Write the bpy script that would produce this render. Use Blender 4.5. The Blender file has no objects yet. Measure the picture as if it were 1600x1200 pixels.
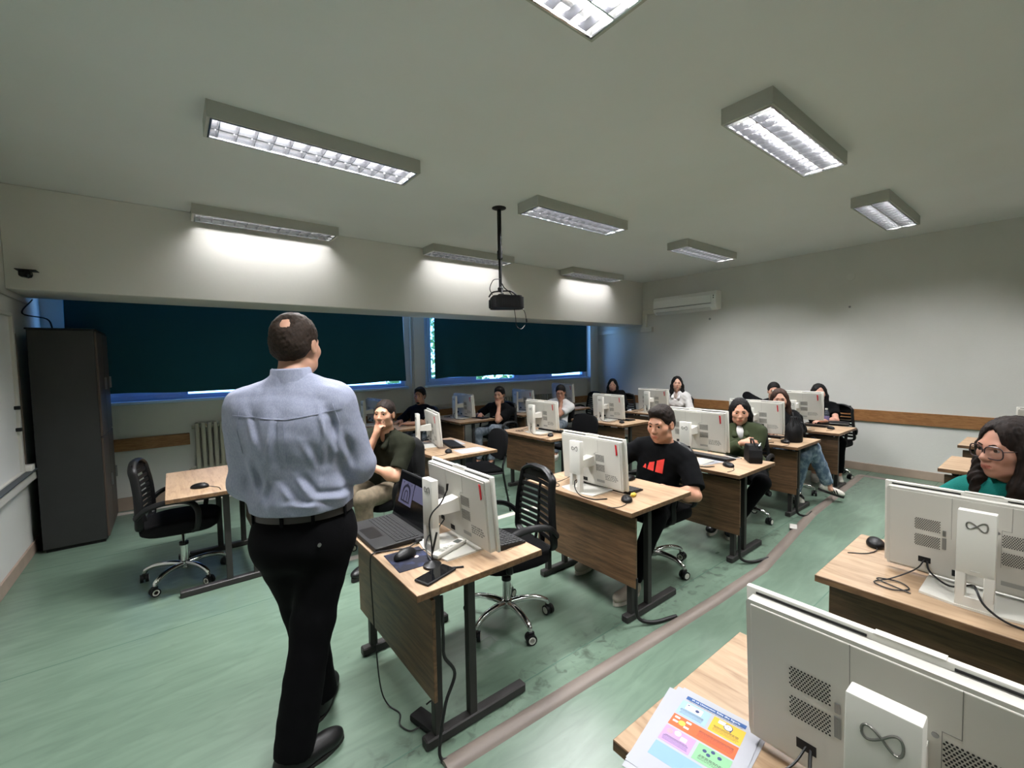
import bpy, bmesh, math, random
import numpy as np
from mathutils import Vector, Matrix

# ------------------------------------------------------------------ scene, camera, light
scene = bpy.context.scene
COL = scene.collection
scene.view_settings.view_transform = 'Standard'
scene.view_settings.look = 'None'
scene.view_settings.gamma = 1.0
scene.view_settings.use_curve_mapping = False
scene.view_settings.exposure = 0.05
scene.cycles.use_denoising = True
scene.cycles.max_bounces = 8
scene.cycles.diffuse_bounces = 5
scene.cycles.glossy_bounces = 4
scene.cycles.transmission_bounces = 6
scene.cycles.transparent_max_bounces = 8
scene.cycles.caustics_reflective = False
scene.cycles.caustics_refractive = False
scene.cycles.sample_clamp_indirect = 6.0

FPX, YAW, PITCH, ROLL, CAMH = 682.66, math.radians(37.996), math.radians(-3.205), math.radians(-0.984), 1.64
_F = Vector((math.sin(YAW) * math.cos(PITCH), math.cos(YAW) * math.cos(PITCH), math.sin(PITCH)))
_r0 = Vector((math.cos(YAW), -math.sin(YAW), 0)); _u0 = _r0.cross(_F)
_r = _r0 * math.cos(ROLL) + _u0 * math.sin(ROLL)
_u = -_r0 * math.sin(ROLL) + _u0 * math.cos(ROLL)
cd = bpy.data.cameras.new('camera')
cd.sensor_fit = 'HORIZONTAL'; cd.sensor_width = 36.0
cd.lens = FPX / 1600 * 36.0
cd.clip_start = 0.02; cd.clip_end = 200
cam = bpy.data.objects.new('camera', cd); COL.objects.link(cam)
cam.matrix_world = Matrix(((_r.x, _u.x, -_F.x, 0), (_r.y, _u.y, -_F.y, 0), (_r.z, _u.z, -_F.z, CAMH), (0, 0, 0, 1)))
scene.camera = cam

# daylight: a clear blue sky outside, warm-neutral fluorescent lamps inside
wd = bpy.data.worlds.new('sky'); scene.world = wd; wd.use_nodes = True
_nt = wd.node_tree; _nt.nodes.clear()
_o = _nt.nodes.new('ShaderNodeOutputWorld'); _b = _nt.nodes.new('ShaderNodeBackground')
_s = _nt.nodes.new('ShaderNodeTexSky'); _s.sky_type = 'HOSEK_WILKIE'; _s.turbidity = 2.4
_s.sun_direction = Vector((0.2, -0.75, 0.62)).normalized(); _s.ground_albedo = 0.25
_m = _nt.nodes.new('ShaderNodeMix'); _m.data_type = 'RGBA'; _m.blend_type = 'MULTIPLY'; _m.inputs[0].default_value = 1.0
_m.inputs[7].default_value = (0.50, 0.82, 1.45, 1)
_nt.links.new(_s.outputs[0], _m.inputs[6]); _nt.links.new(_m.outputs[2], _b.inputs[0])
_b.inputs[1].default_value = 22
_nt.links.new(_b.outputs[0], _o.inputs[0])

LAMP_POWER = 60.0        # watts per tube light
LAMP_COLOR = (0.99, 0.985, 1.0)

# ------------------------------------------------------------------ helpers
R = math.radians
def lin(c):
    if isinstance(c, (int, float)): c = (c, c, c)
    return tuple(((x / 255) / 12.92 if x / 255 <= .04045 else ((x / 255 + .055) / 1.055) ** 2.4) for x in c)

MATS = {}
def mat(name, col, rough=.5, metal=0., noise=None, bump=None, spec=.5, emit=None, coat=0., sheen=0., trans=0., ior=1.45, sss=0., col2=None):
    """noise=(scale,(sx,sy,sz),detail,lo,hi): mixes col->col2 ; bump=(scale,strength,(sx,sy,sz))"""
    if name in MATS: return MATS[name]
    m = bpy.data.materials.new(name); m.use_nodes = True
    nt = m.node_tree; b = nt.nodes['Principled BSDF']
    b.inputs['Base Color'].default_value = (*lin(col), 1)
    b.inputs['Roughness'].default_value = rough; b.inputs['Metallic'].default_value = metal
    b.inputs['Specular IOR Level'].default_value = spec; b.inputs['IOR'].default_value = ior
    b.inputs['Coat Weight'].default_value = coat; b.inputs['Sheen Weight'].default_value = sheen
    b.inputs['Transmission Weight'].default_value = trans
    if sss:
        b.inputs['Subsurface Weight'].default_value = sss
        b.inputs['Subsurface Radius'].default_value = (.012, .005, .003)
        b.inputs['Subsurface Scale'].default_value = 1.0
    if emit:
        b.inputs['Emission Color'].default_value = (*lin(emit[0]), 1); b.inputs['Emission Strength'].default_value = emit[1]
    tc = nt.nodes.new('ShaderNodeTexCoord')
    def noi(scale, st, detail=3):
        mp = nt.nodes.new('ShaderNodeMapping'); mp.inputs['Scale'].default_value = st
        n = nt.nodes.new('ShaderNodeTexNoise'); n.inputs['Scale'].default_value = scale; n.inputs['Detail'].default_value = detail
        nt.links.new(tc.outputs['Object'], mp.inputs['Vector']); nt.links.new(mp.outputs[0], n.inputs['Vector'])
        return n
    if noise:
        n = noi(noise[0], noise[1], noise[2])
        r = nt.nodes.new('ShaderNodeValToRGB')
        r.color_ramp.elements[0].position = noise[3]; r.color_ramp.elements[1].position = noise[4]
        r.color_ramp.elements[0].color = (*lin(col), 1); r.color_ramp.elements[1].color = (*lin(col2), 1)
        nt.links.new(n.outputs[0], r.inputs[0]); nt.links.new(r.outputs[0], b.inputs['Base Color'])
    if bump:
        n = noi(bump[0], bump[2] if len(bump) > 2 else (1, 1, 1), 4)
        bp = nt.nodes.new('ShaderNodeBump'); bp.inputs['Strength'].default_value = bump[1]; bp.inputs['Distance'].default_value = .01
        nt.links.new(n.outputs[0], bp.inputs['Height']); nt.links.new(bp.outputs[0], b.inputs['Normal'])
    MATS[name] = m
    return m

def tag(o, label=None, cat=None, group=None, kind=None):
    if label: o['label'] = label
    if cat: o['category'] = cat
    if group: o['group'] = group
    if kind: o['kind'] = kind
    return o

def empty(name, loc=(0, 0, 0), rz=0., label=None, cat=None, group=None):
    o = bpy.data.objects.new(name, None); COL.objects.link(o)
    o.empty_display_size = .1; o.location = loc; o.rotation_euler = (0, 0, rz)
    return tag(o, label, cat, group)

def link(name, me, parent=None, loc=None, rot=None):
    o = bpy.data.objects.new(name, me); COL.objects.link(o)
    if parent: o.parent = parent
    if loc is not None: o.location = loc
    if rot is not None: o.rotation_euler = rot
    return o

def copy_tree(o, parent=None):
    c = o.copy(); COL.objects.link(c); c.parent = parent
    for ch in list(o.children): copy_tree(ch, c)
    return c

class MB:
    """collects primitive solids into one mesh"""
    def __init__(s): s.v = []; s.f = []; s.mi = []; s.cur = 0; s.M = Matrix()
    def mat(s, i): s.cur = i; return s
    def at(s, loc=(0, 0, 0), rot=(0, 0, 0)):
        from mathutils import Euler
        s.M = Matrix.Translation(loc) @ Euler(rot).to_matrix().to_4x4(); return s
    def raw(s, vs, fs):
        n = len(s.v); s.v += [tuple(s.M @ Vector(p)) for p in vs]
        for f in fs: s.f.append(tuple(n + i for i in f)); s.mi.append(s.cur)
        return s
    def box(s, lo, hi):
        x0, y0, z0 = lo; x1, y1, z1 = hi
        return s.raw([(x0, y0, z0), (x1, y0, z0), (x1, y1, z0), (x0, y1, z0), (x0, y0, z1), (x1, y0, z1), (x1, y1, z1), (x0, y1, z1)],
                     [(0, 3, 2, 1), (4, 5, 6, 7), (0, 1, 5, 4), (1, 2, 6, 5), (2, 3, 7, 6), (3, 0, 4, 7)])
    def rbox(s, lo, hi, r=.003, seg=2):
        """box with bevelled edges"""
        bm = bmesh.new(); bmesh.ops.create_cube(bm, size=1)
        c = [(a + b) / 2 for a, b in zip(lo, hi)]; d = [b - a for a, b in zip(lo, hi)]
        for v in bm.verts: v.co = Vector((c[0] + v.co.x * d[0], c[1] + v.co.y * d[1], c[2] + v.co.z * d[2]))
        r = min(r, min(abs(x) for x in d) * .49)
        bmesh.ops.bevel(bm, geom=bm.edges[:], offset=r, segments=seg, affect='EDGES', profile=.5)
        bm.verts.index_update()
        s.raw([v.co[:] for v in bm.verts], [[v.index for v in f.verts] for f in bm.faces]); bm.free(); return s
    def prism(s, pts, axis, a, b):
        """extrude a 2D outline along axis (0,1,2) from a to b; pts counter-clockwise in the remaining axes order"""
        n = len(pts)
        def P(p, t):
            q = [0, 0, 0]; o = [i for i in range(3) if i != axis]
            q[o[0]], q[o[1]], q[axis] = p[0], p[1], t; return q
        vs = [P(p, a) for p in pts] + [P(p, b) for p in pts]
        fs = [tuple(range(n)), tuple(range(2 * n - 1, n - 1, -1))] + [(i, i + n, (i + 1) % n + n, (i + 1) % n) for i in range(n)]
        return s.raw(vs, fs)
    def cyl(s, p, q, r, r2=None, n=16, caps=True):
        p = Vector(p); q = Vector(q); r2 = r if r2 is None else r2
        d = (q - p).normalized(); a = d.orthogonal().normalized(); b = d.cross(a)
        vs = []
        for c, rr in ((p, r), (q, r2)):
            for i in range(n):
                t = 2 * math.pi * i / n; vs.append(c + (a * math.cos(t) + b * math.sin(t)) * rr)
        fs = [(i, (i + 1) % n, (i + 1) % n + n, i + n) for i in range(n)]
        if caps: fs += [tuple(range(n - 1, -1, -1)), tuple(range(n, 2 * n))]
        return s.raw(vs, fs)
    def lathe(s, prof, n=20, c=(0, 0, 0)):
        vs = []; fs = []
        for (r, z) in prof:
            for i in range(n):
                t = 2 * math.pi * i / n; vs.append((c[0] + r * math.cos(t), c[1] + r * math.sin(t), c[2] + z))
        for k in range(len(prof) - 1):
            for i in range(n):
                j = (i + 1) % n; fs.append((k * n + i, k * n + j, (k + 1) * n + j, (k + 1) * n + i))
        fs.append(tuple(range(n - 1, -1, -1))); m = (len(prof) - 1) * n; fs.append(tuple(range(m, m + n)))
        return s.raw(vs, fs)
    def tube(s, pts, r, n=8, smooth=True, closed=False, flat=None):
        """round tube along a path (Catmull-Rom smoothed); flat=(w,h) gives an oval section, r may be a list"""
        P = [Vector(p) for p in pts]
        rr = list(r) if isinstance(r, (list, tuple)) else [r] * len(P)
        if smooth and len(P) > 2:
            Q = []; RR = []; m = len(P)
            for i in range(m if closed else m - 1):
                p0 = P[(i - 1) % m] if (closed or i > 0) else P[0] * 2 - P[1]
                p1 = P[i]; p2 = P[(i + 1) % m]
                p3 = P[(i + 2) % m] if (closed or i + 2 < m) else P[-1] * 2 - P[-2]
                for k in range(6):
                    t = k / 6
                    Q.append(.5 * ((2 * p1) + (p2 - p0) * t + (2 * p0 - 5 * p1 + 4 * p2 - p3) * t * t + (3 * p1 - p0 - 3 * p2 + p3) * t ** 3))
                    RR.append(rr[i] * (1 - t) + rr[(i + 1) % m] * t)
            if not closed: Q.append(P[-1]); RR.append(rr[-1])
            P, rr = Q, RR
        m = len(P); vs = []; fs = []; a = None
        for i in range(m):
            d = (P[(i + 1) % m] - P[i - 1]) if closed else (P[min(i + 1, m - 1)] - P[max(i - 1, 0)])
            d.normalize()
            if a is None: a = d.orthogonal().normalized() if abs(d.z) > .9 else d.cross(Vector((0, 0, 1))).normalized()
            a = (a - d * a.dot(d)).normalized(); b = d.cross(a)
            for k in range(n):
                t = 2 * math.pi * k / n
                if flat: vs.append(P[i] + a * math.cos(t) * flat[0] + b * math.sin(t) * flat[1])
                else: vs.append(P[i] + (a * math.cos(t) + b * math.sin(t)) * rr[i])
        for i in range(m if closed else m - 1):
            j = (i + 1) % m
            for k in range(n): fs.append((i * n + k, i * n + (k + 1) % n, j * n + (k + 1) % n, j * n + k))
        if not closed: fs += [tuple(range(n - 1, -1, -1)), tuple(range((m - 1) * n, m * n))]
        return s.raw(vs, fs)
    def mesh(s, name, mats, smooth=False, angle=40):
        me = bpy.data.meshes.new(name); me.from_pydata(s.v, [], s.f)
        for m in (mats if isinstance(mats, (list, tuple)) else [mats]): me.materials.append(m)
        me.polygons.foreach_set('material_index', s.mi)
        bm = bmesh.new(); bm.from_mesh(me); bmesh.ops.recalc_face_normals(bm, faces=bm.faces[:])
        if smooth:
            for f in bm.faces: f.smooth = True
            for e in bm.edges:
                if len(e.link_faces) == 2 and e.calc_face_angle(0) > R(angle): e.smooth = False
        bm.to_mesh(me); bm.free(); return me
    def build(s, name, mats, parent=None, loc=None, rot=None, smooth=False, angle=40):
        return link(name, s.mesh(name, mats, smooth, angle), parent, loc, rot)

def text_part(name, body, size, m, parent, M, thick=.0004, align='CENTER'):
    cu = bpy.data.curves.new(name, 'FONT'); cu.body = body; cu.size = size; cu.extrude = thick
    cu.align_x = align; cu.align_y = 'CENTER'; cu.resolution_u = 2
    t = bpy.data.objects.new(name, cu); COL.objects.link(t)
    bpy.context.view_layer.update()
    me = bpy.data.meshes.new_from_object(t.evaluated_get(bpy.context.evaluated_depsgraph_get()))
    bpy.data.objects.remove(t); bpy.data.curves.remove(cu)
    me.materials.clear(); me.materials.append(m)
    o = link(name, me, parent); o.matrix_local = M
    return o

# ------------------------------------------------------------------ materials
def wood(name, c1, c2, c3, scale, rough=.45):
    """grain running along Y (scale stretches it)"""
    m = bpy.data.materials.new(name); m.use_nodes = True
    nt = m.node_tree; b = nt.nodes['Principled BSDF']; b.inputs['Roughness'].default_value = rough
    tc = nt.nodes.new('ShaderNodeTexCoord'); mp = nt.nodes.new('ShaderNodeMapping'); mp.inputs['Scale'].default_value = scale
    n = nt.nodes.new('ShaderNodeTexNoise'); n.inputs['Scale'].default_value = 5; n.inputs['Detail'].default_value = 6; n.inputs['Distortion'].default_value = .8
    n2 = nt.nodes.new('ShaderNodeTexNoise'); n2.inputs['Scale'].default_value = 22; n2.inputs['Detail'].default_value = 3
    r = nt.nodes.new('ShaderNodeValToRGB'); e = r.color_ramp.elements
    e[0].position = .33; e[0].color = (*lin(c3), 1); e[1].position = .68; e[1].color = (*lin(c1), 1)
    k = e.new(.5); k.color = (*lin(c2), 1)
    mx = nt.nodes.new('ShaderNodeMath'); mx.operation = 'MULTIPLY_ADD'; mx.inputs[1].default_value = .25; mx.inputs[2].default_value = -.06
    ad = nt.nodes.new('ShaderNodeMath'); ad.operation = 'ADD'
    nt.links.new(tc.outputs['Object'], mp.inputs[0]); nt.links.new(mp.outputs[0], n.inputs['Vector']); nt.links.new(mp.outputs[0], n2.inputs['Vector'])
    nt.links.new(n2.outputs[0], mx.inputs[0]); nt.links.new(n.outputs[0], ad.inputs[0]); nt.links.new(mx.outputs[0], ad.inputs[1])
    nt.links.new(ad.outputs[0], r.inputs[0]); nt.links.new(r.outputs[0], b.inputs['Base Color'])
    MATS[name] = m; return m

M_TOP = wood('light_oak', (176, 149, 120), (162, 135, 107), (139, 111, 85), (7, .9, 7), .42)
M_PANEL = wood('brown_oak', (108, 80, 55), (88, 64, 43), (64, 45, 30), (7, .8, 9), .5)
M_EDGE = wood('desk_edge', (120, 90, 62), (98, 71, 48), (76, 54, 37), (7, .9, 7), .5)  # browner than the top: the shade on the edges is in the colour
M_RAIL = wood('rail_wood', (158, 112, 70), (142, 98, 58), (122, 82, 48), (2, 2, 14), .45)
M_STEEL = mat('grey_steel', (48, 46, 45), .5, .2)
M_WALL = mat('white_paint', (212, 211, 206), .75, noise=(1.3, (1, 1, 1), 5, .35, .75), col2=(204, 203, 197), bump=(60, .12))
M_CEIL = mat('ceiling_paint', (226, 227, 228), .85, bump=(45, .06), noise=(.9, (1, 1, 1), 4, .4, .7), col2=(221, 222, 222))
M_BEAM = mat('beam_paint', (224, 222, 217), .8, bump=(30, .1))
M_BASE = mat('baseboard_tile', (172, 152, 136), .5, noise=(6, (1, 1, 1), 3, .3, .7), col2=(158, 140, 126))
M_SHELL = mat('white_plastic', (212, 210, 202), .42)
M_SHELL2 = mat('grey_white_plastic', (192, 190, 182), .45)
M_DARK = mat('black_plastic', (13, 13, 14), .45, spec=.35)
M_BLACK = mat('matte_black', (12, 12, 13), .7)
M_FABRIC = mat('black_fabric', (11, 11, 12), .95, bump=(220, .25), spec=.2)
M_CHROME = mat('chrome', (215, 215, 215), .12, 1.0)
M_CABLE = mat('black_cable', (16, 16, 17), .5)
M_DUCT = mat('grey_duct', (128, 117, 108), .45, noise=(3, (1, 6, 6), 4, .3, .7), col2=(112, 102, 95))
M_SCREEN = mat('screen_off', (8, 9, 11), .12)
M_LOUVRE = mat('louvre_aluminium', (205, 206, 210), .16, 1.0)
M_HOUSING = mat('lamp_housing', (178, 179, 172), .5)
M_TUBE = mat('lamp_tube', (255, 255, 255), .4, emit=((255, 251, 244), 22))
M_PVC = mat('window_frame', (178, 208, 236), .35)  # the blue daylight on the white frames is put into their colour
M_PAPER = mat('white_paper', (170, 172, 179), .85, spec=.2)
def glass(name, tint, gloss=.06):
    m = bpy.data.materials.new(name); m.use_nodes = True; nt = m.node_tree; nt.nodes.clear()
    o = nt.nodes.new('ShaderNodeOutputMaterial'); t = nt.nodes.new('ShaderNodeBsdfTransparent'); g = nt.nodes.new('ShaderNodeBsdfGlossy'); x = nt.nodes.new('ShaderNodeMixShader')
    t.inputs[0].default_value = (*tint, 1); g.inputs['Roughness'].default_value = .03; x.inputs[0].default_value = gloss
    nt.links.new(t.outputs[0], x.inputs[1]); nt.links.new(g.outputs[0], x.inputs[2]); nt.links.new(x.outputs[0], o.inputs[0]); MATS[name] = m; return m
M_RED = mat('red_tab', (190, 24, 34), .4)
M_METAL = mat('brushed_metal', (150, 150, 150), .35, .9)

def floor_mat():
    m = bpy.data.materials.new('green_linoleum'); m.use_nodes = True
    nt = m.node_tree; b = nt.nodes['Principled BSDF']; L = nt.links.new
    tc = nt.nodes.new('ShaderNodeTexCoord')
    def noi(sc, st, det, dist=0.):
        mp = nt.nodes.new('ShaderNodeMapping'); mp.inputs['Scale'].default_value = st; L(tc.outputs['Object'], mp.inputs[0])
        n = nt.nodes.new('ShaderNodeTexNoise'); n.inputs['Scale'].default_value = sc; n.inputs['Detail'].default_value = det; n.inputs['Distortion'].default_value = dist
        L(mp.outputs[0], n.inputs['Vector']); return n
    def ramp(n, p0, c0, p1, c1):
        r = nt.nodes.new('ShaderNodeValToRGB'); e = r.color_ramp.elements
        e[0].position, e[1].position = p0, p1; e[0].color = (*c0, 1); e[1].color = (*c1, 1); L(n, r.inputs[0]); return r
    def mix(fac, a, bb, mode='MIX'):
        x = nt.nodes.new('ShaderNodeMix'); x.data_type = 'RGBA'; x.blend_type = mode
        if isinstance(fac, float): x.inputs[0].default_value = fac
        else: L(fac, x.inputs[0])
        for s, q in ((6, a), (7, bb)):
            if isinstance(q, tuple): x.inputs[s].default_value = (*q, 1)
            else: L(q, x.inputs[s])
        return x.outputs[2]
    streak = noi(9, (.35, 1.6, 1), 6, 1.2)                      # marbled streaks
    base = ramp(streak.outputs[0], .3, lin((90, 110, 95)), .72, lin((110, 131, 114))).outputs[0]
    big = noi(.8, (1, 1, 1), 4)
    base = mix(ramp(big.outputs[0], .35, (0, 0, 0), .75, (.5, .5, .5)).outputs[0], base, lin((101, 121, 105)))
    # scuffs and worn dirt along the desk rows (shape of their own, in floor coordinates)
    sep = nt.nodes.new('ShaderNodeSeparateXYZ'); L(tc.outputs['Object'], sep.inputs[0])
    def band(y0, w):
        s = nt.nodes.new('ShaderNodeMath'); s.operation = 'SUBTRACT'; L(sep.outputs[1], s.inputs[0]); s.inputs[1].default_value = y0
        a = nt.nodes.new('ShaderNodeMath'); a.operation = 'ABSOLUTE'; L(s.outputs[0], a.inputs[0])
        q = nt.nodes.new('ShaderNodeMapRange'); q.inputs[1].default_value = 0; q.inputs[2].default_value = w; q.inputs[3].default_value = 1; q.inputs[4].default_value = 0
        L(a.outputs[0], q.inputs[0]); return q.outputs[0]
    dirt = noi(16, (1, 1, 1), 8, .6)
    dr = ramp(dirt.outputs[0], .53, (0, 0, 0), .66, (1, 1, 1)).outputs[0]
    mu = nt.nodes.new('ShaderNodeMath'); mu.operation = 'MULTIPLY'; L(dr, mu.inputs[0]); L(band(1.62, .2), mu.inputs[1])
    mu2 = nt.nodes.new('ShaderNodeMath'); mu2.operation = 'MULTIPLY'; mu2.inputs[1].default_value = .75; L(mu.outputs[0], mu2.inputs[0])
    base = mix(mu2.outputs[0], base, lin((48, 54, 46)))
    scuff = noi(5, (1, 2.2, 1), 9, 2.0)
    sr = ramp(scuff.outputs[0], .66, (0, 0, 0), .78, (.45, .45, .45)).outputs[0]
    base = mix(sr, base, lin((74, 91, 79)))
    L(base, b.inputs['Base Color'])
    b.inputs['Roughness'].default_value = .32; b.inputs['Specular IOR Level'].default_value = .6
    rr = nt.nodes.new('ShaderNodeMapRange'); rr.inputs[3].default_value = .20; rr.inputs[4].default_value = .42; L(big.outputs[0], rr.inputs[0]); L(rr.outputs[0], b.inputs['Roughness'])
    return m
M_FLOOR = floor_mat()
# ------------------------------------------------------------------ the room
XL, XB, YW, YN, ZC = -1.03, 7.60, 6.57, -2.7, 3.14
YB0, YB1, ZB = 5.38, 6.02, 2.29
def structure(name, mb, m, parent=None, smooth=False):
    o = mb.build(name, m, parent, smooth=smooth)
    if parent is None: o['kind'] = 'structure'
    return o
structure('floor', MB().box((XL - .1, YN - .1, -.1), (XB + .1, YW + .15, 0)), M_FLOOR)
for k, y in enumerate((0.98, 1.66, 3.4, 5.1)):        # welded seams between the linoleum sheets
    structure('seam', MB().box((XL, y - .003, -.002), (XB, y + .003, .0006)), mat('floor_seam', (84, 112, 98), .5), bpy.data.objects['floor'])
structure('ceiling', MB().box((XL - .1, YN - .1, ZC), (XB + .1, YW + .15, ZC + .1)), M_CEIL)
structure('wall_left', MB().box((XL - .1, YN - .1, 0), (XL, YW + .15, ZC)), M_WALL)
structure('wall_back', MB().box((XB, YN - .1, 0), (XB + .1, YW + .15, ZC)), M_WALL)
structure('wall_near', MB().box((XL, YN - .1, 0), (XB, YN, ZC)), M_WALL)
WIN = [(-.86, 2.96), (3.32, 7.17)]
ZS, ZT = 1.24, 2.82
w = MB().box((XL, YW, 0), (XB, YW + .15, ZS)).box((XL, YW, ZT), (XB, YW + .15, ZC))
for a, b in ((XL, WIN[0][0]), (WIN[0][1], WIN[1][0]), (WIN[1][1], XB)): w.box((a, YW, ZS), (b, YW + .15, ZT))
structure('wall_window', w, M_WALL)
structure('trim_1', MB().rbox((XL, YB0, ZB), (XB, YB1, ZC), .006, 1), M_BEAM)
structure('trim_2', MB().rbox((XB - .022, YN, .70), (XB, YW, .86), .003, 1), M_RAIL)
structure('trim_3', MB().rbox((XL, YW - .022, .68), (.15, YW, .82), .003, 1).rbox((1.30, YW - .022, .68), (4.85, YW, .82), .003, 1).rbox((6.3, YW - .022, .68), (XB - .022, YW, .82), .003, 1), M_RAIL)
structure('baseboard_back', MB().rbox((XB - .016, YN, 0), (XB, YW, .11), .003, 1), M_BASE)
structure('baseboard_left', MB().rbox((XL, YN, 0), (XL + .016, YW, .105), .003, 1), M_BASE)
structure('baseboard_window', MB().rbox((XL, YW - .016, 0), (XB, YW, .15), .003, 1), M_BASE)
# corner column beside the back wall at the second window
structure('trim_4', MB().box((7.24, YW - .10, 0), (7.36, YW, ZC)), M_WALL)

M_GLASS = glass('window_glass', (.93, .96, .97))
for i, (a, b) in enumerate(WIN):
    t = empty('window_%d' % (i + 1), ((a + b) / 2, YW + .06, ZS)); t['kind'] = 'structure'
    cx = (a + b) / 2
    def P(name, mb, m=M_PVC): return mb.build(name, m, t)
    hw = (b - a) / 2; hh = ZT - ZS
    P('frame', MB().rbox((-hw, -.03, 0), (hw, .04, .05), .004, 1).rbox((-hw, -.03, hh - .05), (hw, .04, hh), .004, 1)
      .rbox((-hw, -.03, .05), (-hw + .06, .04, hh - .05), .004, 1).rbox((hw - .06, -.03, .05), (hw, .04, hh - .05), .004, 1))
    n = 4; pw = (2 * hw - .12) / n
    for k in range(1, n): P('mullion', MB().rbox((-hw + .06 + k * pw - .035, -.025, .05), (-hw + .06 + k * pw + .035, .035, hh - .05), .004, 1))
    for k in range(n):
        x0 = -hw + .06 + k * pw + (.035 if k else 0); x1 = -hw + .06 + (k + 1) * pw - (.035 if k < n - 1 else 0)
        if k % 2 == 0:
            sa = P('sash', MB().rbox((x0, -.045, .05), (x1, .02, .11), .004, 1).rbox((x0, -.045, hh - .11), (x1, .02, hh - .05), .004, 1)
                   .rbox((x0, -.045, .11), (x0 + .06, .02, hh - .11), .004, 1).rbox((x1 - .06, -.045, .11), (x1, .02, hh - .11), .004, 1))
            h = MB().rbox((x1 - .045, -.075, .55), (x1 - .025, -.045, .58), .003, 1).rbox((x1 - .045, -.085, .46), (x1 - .025, -.07, .58), .003, 1).build('handle', M_PVC, sa)
            P('pane', MB().box((x0 + .055, -.012, .105), (x1 - .055, -.008, hh - .105)), M_GLASS)
        else:
            P('pane', MB().box((x0 - .005, -.002, .045), (x1 + .005, .002, hh - .045)), M_GLASS)
    P('sill', MB().rbox((-hw - .02, -.16, -.035), (hw + .02, -.03, .0), .005, 1))

# dark teal blinds
def blind(x0, x1, z0, z1, slant, label, seed):
    rnd = random.Random(seed); nx, nz = 90, 8; y0 = YW - .165
    vs = []; fs = []
    ph = [rnd.uniform(0, 6.28) for _ in range(5)]
    for side in (0, 1):
        for j in range(nz + 1):
            for i in range(nx + 1):
                u, v = i / nx, j / nz
                xx = x0 + (x1 - x0) * u + slant * (1 - v) * (u - .5) * 2
                zb = z0 + .012 * math.sin(u * 7 + ph[0]) + .006 * math.sin(u * 23 + ph[1])
                zz = zb + (z1 - zb) * v
                yy = y0 + .014 * math.sin(u * 19 + ph[2]) * (1.2 - v) + .007 * math.sin(u * 47 + ph[3]) + .010 * math.sin(u * 9 + v * 2 + ph[4]) + side * .003
                vs.append((xx, yy, zz))
    N = (nx + 1) * (nz + 1)
    for j in range(nz):
        for i in range(nx):
            a = j * (nx + 1) + i; fs.append((a, a + 1, a + nx + 2, a + nx + 1)); fs.append((N + a, N + a + nx + 1, N + a + nx + 2, N + a + 1))
    rim = [i for i in range(nx)]
    for i in range(nx):
        fs.append((i, N + i, N + i + 1, i + 1)); t = nz * (nx + 1) + i; fs.append((t, t + 1, N + t + 1, N + t))
    for j in range(nz):
        a = j * (nx + 1); fs.append((a, a + nx + 1, N + a + nx + 1, N + a)); a += nx; fs.append((a, N + a, N + a + nx + 1, a + nx + 1))
    t = empty('window_blind', ((x0 + x1) / 2, y0, z0), 0, label, 'blind')
    mb = MB(); mb.raw([(p[0] - (x0 + x1) / 2, p[1] - y0, p[2] - z0) for p in vs], fs)
    mb.build('cloth', mat('teal_blind', (0, 66, 80), .85, bump=(400, .2)), t, smooth=True)
    MB().cyl((x0 - (x0 + x1) / 2, .0, z1 - z0), (x1 - (x0 + x1) / 2, .0, z1 - z0), .018).build('rod', M_METAL, t, smooth=True)
    for k in range(4): MB().rbox((-.012, -.012, -.02), (.012, .166, .02), .003, 1).build('bracket', M_METAL, t, loc=((k / 3 - .5) * (x1 - x0) * .94, 0, z1 - z0))
blind(-.82, 2.86, 1.325, 2.72, .03, 'wide dark teal window blind behind the standing man', 1)
blind(3.43, 7.04, 1.35, 2.72, .02, 'dark teal window blind nearer the air conditioner corner', 2)

# greenery outside the windows
rnd = random.Random(5)
def tree(x, y, h, rr, label):
    t = empty('tree', (x, y, -3.0), 0, label, 'tree', 'trees outside the windows')
    MB().tube([(0, 0, 0), (.1, .05, 2), (0, 0, h * .62)], [.16, .13, .06], 8).build('trunk', mat('bark', (78, 62, 48), .9), t, smooth=True)
    vs = []; fs = []
    for k in range(1300):
        d = Vector((rnd.gauss(0, 1), rnd.gauss(0, 1), rnd.gauss(0, 1))).normalized() * rr * rnd.uniform(.55, 1)
        c = Vector((d.x, d.y, h * .72 + d.z * .95)); a = Vector((rnd.gauss(0, 1), rnd.gauss(0, 1), rnd.gauss(0, 1))).normalized()
        b = a.orthogonal().normalized(); s = rnd.uniform(.07, .14); n = len(vs)
        vs += [c + a * s, c + b * s * .5, c - a * s, c - b * s * .5]; fs.append((n, n + 1, n + 2, n + 3))
    f = MB().raw(vs, fs).build('foliage', mat('leaves', (98, 138, 62), .6, noise=(2, (1, 1, 1), 3, .3, .7), col2=(140, 172, 84)), t); f['kind'] = 'stuff'
tree(5.6, 10.5, 6.8, 1.7, 'leafy green tree outside, in the gap left of the second blind')
tree(8.8, 11.5, 6.4, 1.8, 'leafy green tree outside, farther right behind the second blind')

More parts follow.
